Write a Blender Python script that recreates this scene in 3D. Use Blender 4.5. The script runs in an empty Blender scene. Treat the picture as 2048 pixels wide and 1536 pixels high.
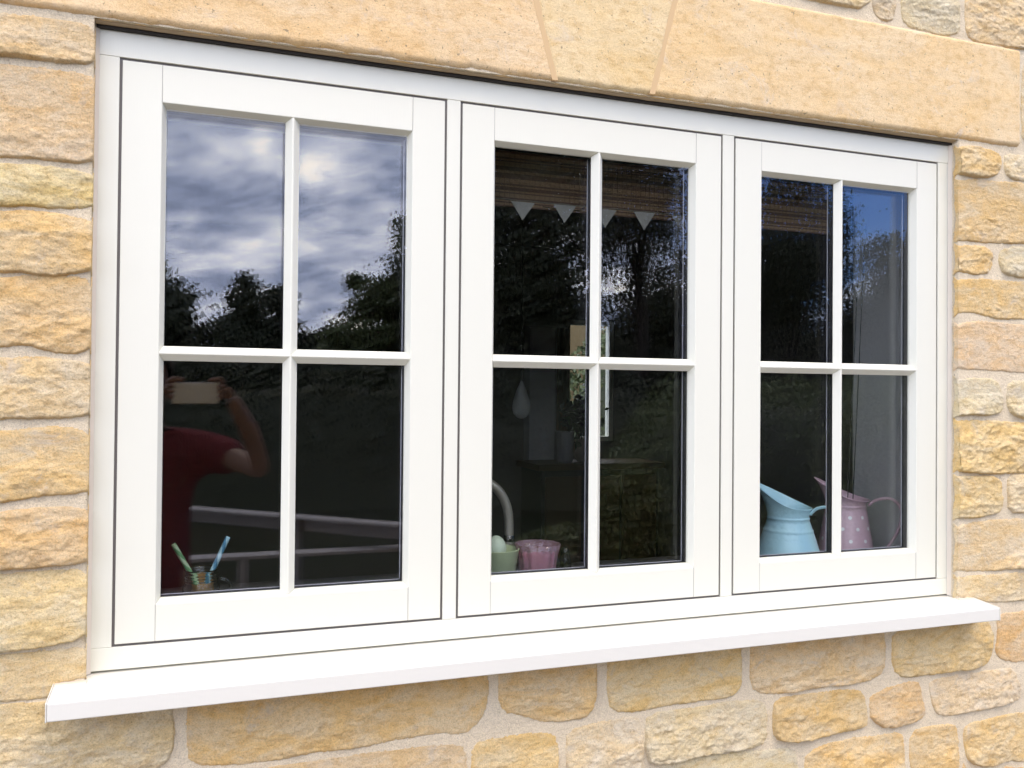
import bpy, math, random
import numpy as np
from mathutils import Vector, Matrix, Euler

R = math.radians
rng = np.random.default_rng(7)
random.seed(7)
scn = bpy.context.scene
col = scn.collection

# ------------------------------------------------------------------ camera
CAM = (0.11486, -1.46005, 0.38790)
cd = bpy.data.cameras.new('camera')
cam = bpy.data.objects.new('camera', cd)
col.objects.link(cam)
cd.sensor_width = 36.0
cd.lens = 30.494
cd.clip_start = 0.01
cd.clip_end = 500
yaw, pitch, roll = R(19.9248), R(0.7129), R(0.5013)
_f = Vector((math.sin(yaw) * math.cos(pitch), math.cos(yaw) * math.cos(pitch), math.sin(pitch)))
_r = Vector((math.cos(yaw), -math.sin(yaw), 0))
_u = _r.cross(_f)
_r2 = _r * math.cos(roll) + _u * math.sin(roll)
_u2 = -_r * math.sin(roll) + _u * math.cos(roll)
mw = Matrix.Identity(4)
for i in range(3):
    mw[i][0] = _r2[i]; mw[i][1] = _u2[i]; mw[i][2] = -_f[i]; mw[i][3] = CAM[i]
cam.matrix_world = mw
scn.camera = cam

# ------------------------------------------------------------------ light
SUN_EL, SUN_AZ = R(58), R(24)      # azimuth measured from straight out of the wall (-y) towards +x
sun_dir = Vector((math.sin(SUN_AZ) * math.cos(SUN_EL), -math.cos(SUN_AZ) * math.cos(SUN_EL), math.sin(SUN_EL)))
sd = bpy.data.lights.new('sun', 'SUN')
sd.energy = 1.5
sd.angle = R(18)
sd.color = (1.0, 0.90, 0.76)
so = bpy.data.objects.new('sun', sd)
so.rotation_euler = (-sun_dir).to_track_quat('-Z', 'Y').to_euler()
col.objects.link(so)

world = bpy.data.worlds.new('World')
scn.world = world
world.use_nodes = True
wt = world.node_tree
wt.nodes.clear()
def N(t, kind, **kw):
    n = t.nodes.new(kind)
    for k, v in kw.items():
        if k == 'inp':
            for a, b in v.items():
                n.inputs[a].default_value = b
        else:
            setattr(n, k, v)
    return n
def ramp(t, fac, stops, interp='LINEAR'):
    n = t.nodes.new('ShaderNodeValToRGB')
    n.color_ramp.interpolation = interp
    while len(n.color_ramp.elements) > 1:
        n.color_ramp.elements.remove(n.color_ramp.elements[-1])
    for i, (p, c) in enumerate(stops):
        e = n.color_ramp.elements[0] if i == 0 else n.color_ramp.elements.new(p)
        e.position = p
        e.color = (c[0], c[1], c[2], 1) if len(c) == 3 else c
    t.links.new(fac, n.inputs[0])
    return n
def mixc(t, fac, a, b, mode='MIX'):
    n = t.nodes.new('ShaderNodeMix')
    n.data_type = 'RGBA'; n.blend_type = mode
    for sock, v in ((n.inputs[0], fac), (n.inputs[6], a), (n.inputs[7], b)):
        if isinstance(v, bpy.types.NodeSocket): t.links.new(v, sock)
        elif isinstance(v, (int, float)): sock.default_value = v
        else: sock.default_value = (v[0], v[1], v[2], 1)
    return n.outputs[2]
def mth(t, op, a, b=0.0, c=0.0):
    n = t.nodes.new('ShaderNodeMath'); n.operation = op
    for i, v in enumerate((a, b, c)):
        if isinstance(v, bpy.types.NodeSocket): t.links.new(v, n.inputs[i])
        else: n.inputs[i].default_value = v
    return n.outputs[0]

sky = N(wt, 'ShaderNodeTexSky', sky_type='NISHITA', sun_disc=False, sun_elevation=SUN_EL,
        sun_rotation=math.pi - SUN_AZ, air_density=1.0, dust_density=0.6, ozone_density=1.5)
tc = N(wt, 'ShaderNodeTexCoord')
sep = N(wt, 'ShaderNodeSeparateXYZ')
wt.links.new(tc.outputs['Generated'], sep.inputs[0])
SX, SY, SZ = sep.outputs
den = mth(wt, 'ADD', mth(wt, 'MAXIMUM', SZ, 0.0), 0.24)
cx_ = mth(wt, 'DIVIDE', SX, den); cy_ = mth(wt, 'DIVIDE', SY, den)
cmb = N(wt, 'ShaderNodeCombineXYZ')
wt.links.new(cx_, cmb.inputs[0]); wt.links.new(cy_, cmb.inputs[1])
cmb.inputs[2].default_value = 3.3
nz = N(wt, 'ShaderNodeTexNoise', inp={'Scale': 1.1, 'Detail': 9.0, 'Roughness': 0.56, 'Distortion': 0.7})
nz2 = N(wt, 'ShaderNodeTexNoise', inp={'Scale': 4.3, 'Detail': 11.0, 'Roughness': 0.60, 'Distortion': 0.2})
wt.links.new(cmb.outputs[0], nz.inputs[0]); wt.links.new(cmb.outputs[0], nz2.inputs[0])
# the cloud deck breaks up towards the right-hand side of the garden (+x, -y)
side = mth(wt, 'MAXIMUM', mth(wt, 'MULTIPLY_ADD', SX, -1.6, 0.93), 0.005)
cover = mth(wt, 'ADD', nz.outputs[0], side)
covr = ramp(wt, cover, [(0.47, (0, 0, 0)), (0.66, (1, 1, 1))])
shade = ramp(wt, nz2.outputs[0], [(0.30, (9, 14, 33)), (0.42, (17, 25, 54)), (0.51, (29, 39, 74)), (0.60, (45, 57, 97)), (0.70, (78, 88, 120))])
skyb = mixc(wt, 1.0, sky.outputs[0], (.85, 2.05, 5.4), 'MULTIPLY')
final = mixc(wt, covr.outputs[0], skyb, shade.outputs[0])
bg = N(wt, 'ShaderNodeBackground', inp={'Strength': 0.096})
wt.links.new(final, bg.inputs[0])
wo = N(wt, 'ShaderNodeOutputWorld')
wt.links.new(bg.outputs[0], wo.inputs[0])
world.cycles.sampling_method = 'MANUAL'
world.cycles.sample_map_resolution = 1024

scn.view_settings.view_transform = 'Standard'
scn.view_settings.look = 'None'
scn.view_settings.gamma = 1
scn.view_settings.exposure = -0.43
scn.view_settings.use_curve_mapping = False
scn.view_settings.use_white_balance = True
scn.view_settings.white_balance_temperature = 11400
scn.view_settings.white_balance_tint = 7

scn.render.engine = 'CYCLES'
scn.cycles.use_denoising = True
scn.cycles.max_bounces = 10
scn.cycles.diffuse_bounces = 5
scn.cycles.glossy_bounces = 5
scn.cycles.transmission_bounces = 8
scn.cycles.transparent_max_bounces = 40
scn.cycles.sample_clamp_indirect = 6
scn.cycles.use_adaptive_sampling = False

# ------------------------------------------------------------------ helpers
def tag(o, label=None, cat=None, group=None, kind=None):
    if label: o['label'] = label
    if cat: o['category'] = cat
    if group: o['group'] = group
    if kind: o['kind'] = kind
    return o
def empty(name, loc=(0, 0, 0), label=None, cat=None, group=None):
    o = bpy.data.objects.new(name, None)
    o.empty_display_size = 0.05
    o.location = loc
    col.objects.link(o)
    return tag(o, label, cat, group)
def mobj(name, v, f, mats, parent=None, smooth=False, loc=None, mi=None):
    me = bpy.data.meshes.new(name)
    v = np.asarray(v, dtype=float)
    if loc is not None:
        v = v - np.asarray(loc)
    me.from_pydata(v.tolist(), [], [list(map(int, q)) for q in f])
    if not isinstance(mats, (list, tuple)): mats = [mats]
    for m in mats: me.materials.append(m)
    if smooth: me.polygons.foreach_set('use_smooth', [True] * len(me.polygons))
    if mi is not None: me.polygons.foreach_set('material_index', mi)
    me.update()
    o = bpy.data.objects.new(name, me)
    if loc is not None: o.location = loc
    col.objects.link(o)
    if parent is not None:
        o.parent = parent
        o.matrix_parent_inverse = Matrix.Translation(parent_world(parent)).inverted()
    return o
def parent_world(o):
    p = Vector(o.location)
    # local location is stored in world coordinates with an inverse; chain only carries translations
    return p
class MB:
    def __init__(s): s.v = []; s.f = []; s.m = []
    def add(s, v, f, m=0):
        b = len(s.v)
        s.v += [tuple(p) for p in v]
        s.f += [tuple(b + i for i in q) for q in f]
        s.m += [m] * len(f)
        return s
    def box(s, a, b, m=0):
        x0, y0, z0 = a; x1, y1, z1 = b
        v = [(x0, y0, z0), (x1, y0, z0), (x1, y1, z0), (x0, y1, z0), (x0, y0, z1), (x1, y0, z1), (x1, y1, z1), (x0, y1, z1)]
        return s.add(v, [(0, 3, 2, 1), (4, 5, 6, 7), (0, 1, 5, 4), (1, 2, 6, 5), (2, 3, 7, 6), (3, 0, 4, 7)], m)
    def prism(s, prof, ax, a, b, m=0):
        """prof: closed list of 2-D points; ax 'x': prof=(y,z), 'z': prof=(x,y); a,b extents (a,b may be functions of prof point for mitres)"""
        n = len(prof); fa = a if callable(a) else (lambda p: a); fb = b if callable(b) else (lambda p: b)
        if ax == 'x':
            v = [(fa(p), p[0], p[1]) for p in prof] + [(fb(p), p[0], p[1]) for p in prof]
        else:
            v = [(p[0], p[1], fa(p)) for p in prof] + [(p[0], p[1], fb(p)) for p in prof]
        f = [(i, (i + 1) % n, n + (i + 1) % n, n + i) for i in range(n)] + [tuple(range(n - 1, -1, -1)), tuple(range(n, 2 * n))]
        return s.add(v, f, m)
    def lathe(s, prof, c, seg=32, m=0, cap=True, rad=None):
        b = []
        for k, (r, z) in enumerate(prof):
            for i in range(seg):
                a = 2 * math.pi * i / seg
                rr = r * (rad(a, k) if rad else 1)
                b.append((c[0] + rr * math.cos(a), c[1] + rr * math.sin(a), c[2] + z))
        f = [(k * seg + i, k * seg + (i + 1) % seg, (k + 1) * seg + (i + 1) % seg, (k + 1) * seg + i) for k in range(len(prof) - 1) for i in range(seg)]
        if cap:
            f.append(tuple(range(seg - 1, -1, -1)))
        return s.add(b, f, m)
    def tube(s, pts, r, seg=10, m=0, cap=True):
        pts = [Vector(p) for p in pts]; n = len(pts); v = []
        rs = r if isinstance(r, (list, tuple)) else [r] * n
        t0 = (pts[1] - pts[0]).normalized()
        up = Vector((0, 0, 1)) if abs(t0.z) < .9 else Vector((1, 0, 0))
        nrm = t0.cross(up).normalized()
        for i, p in enumerate(pts):
            t = (pts[min(i + 1, n - 1)] - pts[max(i - 1, 0)]).normalized()
            nrm = (nrm - t * nrm.dot(t)).normalized(); bn = t.cross(nrm)
            for k in range(seg):
                a = 2 * math.pi * k / seg
                v.append(p + (nrm * math.cos(a) + bn * math.sin(a)) * rs[i])
        f = [(i * seg + k, i * seg + (k + 1) % seg, (i + 1) * seg + (k + 1) % seg, (i + 1) * seg + k) for i in range(n - 1) for k in range(seg)]
        if cap:
            f += [tuple(range(seg - 1, -1, -1)), tuple(range((n - 1) * seg, n * seg))]
        return s.add(v, f, m)
    def sphere(s, c, r, seg=20, rings=12, m=0, sc=(1, 1, 1)):
        pr = [(math.sin(math.pi * k / rings) * r, -math.cos(math.pi * k / rings) * r) for k in range(rings + 1)]
        b = len(s.v)
        s.lathe(pr, (0, 0, 0), seg, m, cap=False)
        s.v[b:] = [(c[0] + x * sc[0], c[1] + y * sc[1], c[2] + z * sc[2]) for x, y, z in s.v[b:]]
        return s
    def build(s, name, mats, parent=None, smooth=False, bevel=0, auto=None, segs=2):
        c = np.mean(np.array(s.v), axis=0)
        o = mobj(name, s.v, s.f, mats, parent, smooth, loc=tuple(c), mi=s.m)
        if bevel:
            b = o.modifiers.new('bevel', 'BEVEL'); b.width = bevel; b.segments = segs; b.limit_method = 'ANGLE'; b.angle_limit = R(32)
            b.harden_normals = False
        if auto is not None:
            o.data.polygons.foreach_set('use_smooth', [True] * len(o.data.polygons))
            o.data.set_sharp_from_angle(angle=R(auto))
        return o

# vectorised gradient noise
_P = rng.permutation(512)
_P = np.concatenate([_P, _P, _P])
_G = rng.normal(size=(512, 3)); _G /= np.linalg.norm(_G, axis=1)[:, None]
def pn(x, y, z):
    xi = np.floor(x).astype(int); yi = np.floor(y).astype(int); zi = np.floor(z).astype(int)
    xf, yf, zf = x - xi, y - yi, z - zi
    u, v, w = [t * t * t * (t * (t * 6 - 15) + 10) for t in (xf, yf, zf)]
    xi &= 511; yi &= 511; zi &= 511
    def g(a, b, c):
        h = _P[(_P[(_P[(xi + a) & 511] + yi + b) & 511] + zi + c) & 511]
        q = _G[h]
        return q[..., 0] * (xf - a) + q[..., 1] * (yf - b) + q[..., 2] * (zf - c)
    l = lambda a, b, t: a + (b - a) * t
    return l(l(l(g(0, 0, 0), g(1, 0, 0), u), l(g(0, 1, 0), g(1, 1, 0), u), v),
             l(l(g(0, 0, 1), g(1, 0, 1), u), l(g(0, 1, 1), g(1, 1, 1), u), v), w)
def fbm(x, y, z, o=4, ridged=False):
    s = 0; a = 1.0; t = 0
    for k in range(o):
        n = pn(x * 2 ** k + 7.3 * k, y * 2 ** k + 1.7 * k, z * 2 ** k + 3.1 * k)
        if ridged: n = 1 - 2 * np.abs(n) * 1.6
        s = s + n * a; t += a; a *= 0.5
    return s / t
def sdf_poly(px, pz, poly):
    """signed distance, positive inside"""
    P = np.asarray(poly); Q = np.roll(P, -1, axis=0)
    d = np.full(px.shape, 1e9); ins = np.zeros(px.shape, bool)
    for (ax, az), (bx, bz) in zip(P, Q):
        ex, ez = bx - ax, bz - az
        t = np.clip(((px - ax) * ex + (pz - az) * ez) / (ex * ex + ez * ez + 1e-12), 0, 1)
        d = np.minimum(d, (px - ax - ex * t) ** 2 + (pz - az - ez * t) ** 2)
        c = (az > pz) != (bz > pz)
        if abs(ez) > 1e-12:
            ins ^= c & (px < ex * (pz - az) / ez + ax)
    d = np.sqrt(d)
    return np.where(ins, d, -d)
def chaikin(poly, n=2):
    P = np.asarray(poly, float)
    for _ in range(n):
        Q = np.roll(P, -1, axis=0)
        P = np.stack([P * .78 + Q * .22, P * .22 + Q * .78], axis=1).reshape(-1, 2)
    return P

# ------------------------------------------------------------------ materials
def mat(name, base=(.5, .5, .5), rough=.5, spec=.5, metal=0.0, **kw):
    m = bpy.data.materials.new(name); m.use_nodes = True
    b = m.node_tree.nodes['Principled BSDF']
    b.inputs['Base Color'].default_value = (*base, 1)
    b.inputs['Roughness'].default_value = rough
    b.inputs['Specular IOR Level'].default_value = spec
    b.inputs['Metallic'].default_value = metal
    for k, v in kw.items(): b.inputs[k].default_value = v
    return m
def nodes(m): return m.node_tree, m.node_tree.nodes['Principled BSDF']
def noise(t, vec, scale, detail=6, rough=.6, dist=0.0):
    n = N(t, 'ShaderNodeTexNoise', inp={'Scale': scale, 'Detail': detail, 'Roughness': rough, 'Distortion': dist})
    if vec is not None: t.links.new(vec, n.inputs[0])
    return n.outputs[0]
def mapped(t, src, scale=(1, 1, 1), rot=(0, 0, 0), loc=(0, 0, 0)):
    n = t.nodes.new('ShaderNodeMapping')
    n.inputs['Scale'].default_value = scale; n.inputs['Rotation'].default_value = rot; n.inputs['Location'].default_value = loc
    t.links.new(src, n.inputs[0]); return n.outputs[0]
def bump(t, b, h, dist, strength=1.0, prev=None):
    n = t.nodes.new('ShaderNodeBump'); n.inputs['Distance'].default_value = dist; n.inputs['Strength'].default_value = strength
    t.links.new(h, n.inputs['Height'])
    if prev: t.links.new(prev, n.inputs['Normal'])
    if b: t.links.new(n.outputs[0], b.inputs['Normal'])
    return n.outputs[0]

def stone_mat(name, objcol=True, bed=1.0, ashlar=False):
    m = mat(name, rough=.93, spec=.18); t, b = nodes(m)
    geo = t.nodes.new('ShaderNodeNewGeometry'); P = geo.outputs['Position']
    if objcol:
        oi = t.nodes.new('ShaderNodeObjectInfo')
        base = oi.outputs['Color']; rnd = oi.outputs['Random']
        ofs = N(t, 'ShaderNodeCombineXYZ'); t.links.new(mth(t, 'MULTIPLY', rnd, 9.0), ofs.inputs[0]); t.links.new(rnd, ofs.inputs[2])
        va = N(t, 'ShaderNodeVectorMath', operation='ADD'); t.links.new(P, va.inputs[0]); t.links.new(ofs.outputs[0], va.inputs[1])
        P2 = va.outputs[0]
    else:
        base = (.60, .425, .245); P2 = P
    ms = mapped(t, P2, (1, 1, 2.0 * bed))
    big = noise(t, ms, 13 if not ashlar else 5, 5, .62, .6)
    ochre = mixc(t, 1.0, base, (1.04, .87, .62), 'MULTIPLY')
    pale = mixc(t, .5, base, (.80, .66, .48))
    c1 = mixc(t, ramp(t, big, [(.36, (0, 0, 0)), (.62, (1, 1, 1))]).outputs[0], pale, ochre)
    c0 = mixc(t, .35 if not ashlar else .62, c1, base)
    med = noise(t, mapped(t, P2, (1, 1, 1.7)), 46, 6, .68, .4)
    c2 = mixc(t, ramp(t, med, [(.30, (1, 1, 1)), (.52, (0, 0, 0))]).outputs[0], c0, mixc(t, 1.0, c0, (.86, .78, .68), 'MULTIPLY'))
    gr = noise(t, P2, 420, 3, .7)
    c3 = mixc(t, ramp(t, gr, [(.32, (.80, .76, .70)), (.50, (1, 1, 1)), (.68, (1.10, 1.10, 1.08))]).outputs[0], (0, 0, 0), c2)
    grc = ramp(t, gr, [(.30, (.70, .64, .55)), (.46, (1, 1, 1)), (.68, (1.25, 1.24, 1.2))]).outputs[0]
    c3 = mixc(t, .75 if not ashlar else .5, c2, mixc(t, 1.0, c2, grc, 'MULTIPLY'))
    pit = N(t, 'ShaderNodeTexVoronoi', feature='F1', inp={'Scale': 190, 'Randomness': 1.0}); t.links.new(P2, pit.inputs[0])
    pm = mth(t, 'MULTIPLY', ramp(t, pit.outputs[0], [(.10, (1, 1, 1)), (.22, (0, 0, 0))]).outputs[0], ramp(t, med, [(.36, (.8, .8, .8)), (.50, (0, 0, 0))]).outputs[0])
    c3 = mixc(t, pm, c3, mixc(t, 1.0, c3, (.52, .42, .30), 'MULTIPLY'))
    # greyish weathered lime patches
    gp = noise(t, mapped(t, P2, (1, 1, 1.2), loc=(3, 1, 5)), 17, 7, .7, .8)
    c4 = mixc(t, ramp(t, gp, [(.57, (0, 0, 0)), (.70, (.55, .55, .55))]).outputs[0], c3, (.66, .56, .44))
    if ashlar:
        bedn = noise(t, mapped(t, P, (5, 1, 38)), 1.0, 5, .6, .3)
        c4 = mixc(t, 1.0, c4, ramp(t, bedn, [(.35, (.95, .93, .90)), (.6, (1.03, 1.02, 1.01))]).outputs[0], 'MULTIPLY')
        spk = noise(t, mapped(t, P, (1, 1, 1)), 150, 2, .5)
        c4 = mixc(t, ramp(t, spk, [(.27, (.8, .8, .8)), (.31, (0, 0, 0))]).outputs[0], c4, (.30, .22, .13))
    t.links.new(c4, b.inputs['Base Color'])
    if ashlar:
        n1 = bump(t, None, noise(t, mapped(t, P, (1, 1, 2.5)), 35, 6, .7), .0022, .7)
        bump(t, b, noise(t, P, 330, 4, .8), .0012, .8, n1)
    else:
        v = N(t, 'ShaderNodeTexVoronoi', feature='F1', inp={'Scale': 85, 'Randomness': 1.0})
        wob = N(t, 'ShaderNodeVectorMath', operation='MULTIPLY_ADD')
        nn = N(t, 'ShaderNodeTexNoise', inp={'Scale': 60, 'Detail': 4, 'Roughness': .7}); t.links.new(P2, nn.inputs[0])
        t.links.new(nn.outputs[1], wob.inputs[0]); wob.inputs[1].default_value = (.02, .02, .02); t.links.new(mapped(t, P2, (1, 1, 1.8)), wob.inputs[2])
        t.links.new(wob.outputs[0], v.inputs[0])
        n1 = bump(t, None, med, .0060, .8)
        n2 = bump(t, None, v.outputs[0], .0022, .6, n1)
        n3 = bump(t, None, noise(t, P2, 190, 6, .8), .0048, 1.0, n2)
        bump(t, b, gr, .0010, .8, n3)
    return m
M = {}
M['stone'] = stone_mat('limestone')
M['ashlar'] = stone_mat('ashlar', ashlar=True)
def mortar_mat():
    m = mat('mortar', rough=.95, spec=.12); t, b = nodes(m)
    P = t.nodes.new('ShaderNodeNewGeometry').outputs['Position']
    a = noise(t, P, 9, 5, .6); g = noise(t, P, 520, 3, .7); pit = noise(t, P, 190, 2, .5)
    c = mixc(t, a, (.76, .625, .435), (.84, .70, .50))
    c = mixc(t, 1.0, c, ramp(t, g, [(.3, (.74, .71, .67)), (.52, (1, 1, 1)), (.72, (1.18, 1.17, 1.15))]).outputs[0], 'MULTIPLY')
    c = mixc(t, ramp(t, pit, [(.24, (.75, .75, .75)), (.29, (0, 0, 0))]).outputs[0], c, (.24, .19, .14))
    t.links.new(c, b.inputs['Base Color'])
    n1 = bump(t, None, noise(t, P, 60, 5, .7), .0045, .9)
    bump(t, b, noise(t, P, 330, 4, .75), .0030, .9, n1)
    return m
M['mortar'] = mortar_mat()
def paint(name, c, rough=.38):
    m = mat(name, c, rough, .4); t, b = nodes(m)
    P = t.nodes.new('ShaderNodeNewGeometry').outputs['Position']
    n = noise(t, P, 3.0, 4, .6)
    t.links.new(mixc(t, n, tuple(x * .985 for x in c), tuple(min(1, x * 1.01) for x in c)), b.inputs['Base Color'])
    g = noise(t, mapped(t, P, (600, 600, 25)), 1.0, 3, .6)
    bump(t, b, g, .0004, .3)
    return m
M['white'] = paint('foiled_white', (.725, .709, .585))
M['sillwhite'] = paint('sill_white', (.705, .678, .585), .32)
M['joint'] = mat('joint_line', (.42, .40, .36), .7)
M['seal'] = mat('rubber_seal', (.12, .105, .095), .55)
M['sealant'] = mat('sealant', (.66, .57, .45), .65)
M['spacer'] = mat('spacer', (.012, .012, .014), .45)
M['alu'] = mat('spacer_edge', (.50, .50, .52), .4, metal=.2)
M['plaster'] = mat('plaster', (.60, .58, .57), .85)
M['gloomwall'] = mat('gloom_wall', (.19, .155, .15), .85)  # dimness of the room put into the colour; the walls stand for cream
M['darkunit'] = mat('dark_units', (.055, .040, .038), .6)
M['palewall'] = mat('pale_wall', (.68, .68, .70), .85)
M['curtain'] = mat('rust_curtain', (.16, .07, .045), .9)
M['woodsh'] = mat('brown_wood', (.14, .065, .035), .5)
M['blackp'] = mat('black_plastic', (.006, .006, .006), .25)
def glass(name, tint=(1, 1, 1), ior=1.5):
    m = bpy.data.materials.new(name); m.use_nodes = True; t = m.node_tree; t.nodes.clear()
    tr = N(t, 'ShaderNodeBsdfTransparent'); tr.inputs[0].default_value = (*tint, 1)
    gl = N(t, 'ShaderNodeBsdfGlossy', inp={'Roughness': 0.0}); gl.inputs[0].default_value = (1, 1, 1, 1)
    geo = t.nodes.new('ShaderNodeNewGeometry')
    # the Fresnel node inverts the index on back faces; thin panes need the same value both ways
    i = mth(t, 'MULTIPLY_ADD', geo.outputs['Backfacing'], 1 / ior - ior, ior)
    fr = t.nodes.new('ShaderNodeFresnel'); t.links.new(i, fr.inputs[0])
    mx = t.nodes.new('ShaderNodeMixShader'); t.links.new(fr.outputs[0], mx.inputs[0])
    t.links.new(tr.outputs[0], mx.inputs[1]); t.links.new(gl.outputs[0], mx.inputs[2])
    o = t.nodes.new('ShaderNodeOutputMaterial'); t.links.new(mx.outputs[0], o.inputs[0])
    return m
M['glass'] = glass('window_glass', (.975, .985, .98), 1.52)
M['jarglass'] = glass('jar_glass', (.93, .96, .94), 1.55)
M['realglass'] = mat('thick_glass', (.92, .95, .92), .03, **{'Transmission Weight': 1.0, 'IOR': 1.45})
M['pinkglass'] = glass('pink_glass', (.97, .80, .87), 1.7)

# ------------------------------------------------------------------ stone wall
WALLY = -0.022       # face of the mortar
OX0, OX1, OZ0, OZ1 = -0.038, 1.664, -0.060, 0.951     # structural opening
TONE = {'o': (.88, .635, .335), 'c': (.88, .70, .44), 'p': (.86, .64, .39), 'g': (.84, .715, .50)}
wall = empty('stone_wall', (0.8, WALLY, -1.18), 'rough coursed honey-coloured limestone wall around the white window', 'wall')
LINT = [(-.216, .951), (1.836, .951), (1.836, 1.169), (-.216, 1.169)]

def mortar_h(X, Z): return fbm(X * 9, Z * 14, 0 * X + 2.2, 4) * .0045 + fbm(X * 45, Z * 45, 0 * X + 8, 3) * .0016
def heightfield(poly, step, seed, prot, rough, edge=.0042, minus=None, dip=.003, tilt=1.0, fac=True):
    P = np.asarray(poly); x0, z0 = P.min(0) - .006; x1, z1 = P.max(0) + .006
    nx = max(3, int((x1 - x0) / step) + 2); nzz = max(3, int((z1 - z0) / step) + 2)
    X, Z = np.meshgrid(np.linspace(x0, x1, nx), np.linspace(z0, z1, nzz))
    d = sdf_poly(X, Z, chaikin(P, 1))
    d = d + fbm(X * 32, Z * 32, seed + 0 * X, 3) * .0045 + fbm(X * 120, Z * 120, seed + 0 * X, 3) * .0034 + .0042
    if minus is not None: d = np.minimum(d, minus(X, Z))
    t = np.clip(d / edge, 0, 1)
    e = 1 - (1 - t) ** 2.2
    h = -dip + (prot + dip) * e + np.minimum(np.maximum(d, 0), .03) / .03 * .0012
    r1 = fbm(X * 13, Z * 22, seed * 1.7 + 0 * X, 5)
    r2 = fbm(X * 20 + 4, Z * 42, seed * .7 + 5 + 0 * X, 4, ridged=True)
    h = h + e * rough * (r1 * .014 + (r2 - .45) * .0030 + fbm(X * 80, Z * 110, seed + 0 * X, 5) * .0065)
    if fac:
        rs = np.random.default_rng(int(seed * 97) + 3)
        cxm, czm = (x0 + x1) / 2, (z0 + z1) / 2
        k = np.full(X.shape, 1e3)
        for _ in range(7):
            qx, qz = rs.uniform(x0, x1), rs.uniform(z0, z1)
            k = np.minimum(k, (X - qx) * rs.normal(0, .055) + (Z - qz) * rs.normal(0, .09) + rs.uniform(.001, .006))
        h = h + e * rough * np.clip(k, -.010, .006)
    lo_ = .0006 + .0016 * np.clip(d / .006, 0, 1)
    h = h - e * np.clip((Z - (z0 + z1) / 2) / max(z1 - z0, .05), -.5, .5) * .0075 * tilt
    q_ = h - lo_
    h = np.where(d > .0012, lo_ + .5 * (q_ + np.sqrt(q_ * q_ + 1e-6)), h)
    h = np.where(d < 0, -dip + d * 1.2, h) + mortar_h(X, Z)
    if (d > .002).mean() < .25: return np.zeros((0, 3)), np.zeros((0, 4), int)
    keep = d > -.004
    q = keep[:-1, :-1] | keep[1:, :-1] | keep[:-1, 1:] | keep[1:, 1:]
    used = np.zeros(X.shape, bool)
    used[:-1, :-1] |= q; used[1:, :-1] |= q; used[:-1, 1:] |= q; used[1:, 1:] |= q
    idx = -np.ones(X.shape, int); idx[used] = np.arange(used.sum())
    v = np.stack([X[used], WALLY - h[used], Z[used]], axis=1)
    j, i = np.nonzero(q)
    f = np.stack([idx[j, i], idx[j, i + 1], idx[j + 1, i + 1], idx[j + 1, i]], axis=1)
    return v, f
def qmesh(name, v, f, m, parent, smooth=True, loc=None):
    me = bpy.data.meshes.new(name)
    loc = np.array(loc if loc is not None else (0, 0, 0), float)
    v = v - loc
    me.vertices.add(len(v)); me.vertices.foreach_set('co', v.ravel())
    me.loops.add(len(f) * 4); me.loops.foreach_set('vertex_index', f.ravel().astype(np.int32))
    me.polygons.add(len(f)); me.polygons.foreach_set('loop_start', np.arange(0, len(f) * 4, 4, dtype=np.int32))
    me.update(calc_edges=True)
    if smooth: me.polygons.foreach_set('use_smooth', np.ones(len(f), bool))
    me.materials.append(m); me.validate()
    o = bpy.data.objects.new(name, me); o.location = loc; col.objects.link(o)
    if parent is not None:
        o.parent = parent; o.matrix_parent_inverse = Matrix.Translation(parent.location).inverted()
    return o
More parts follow.
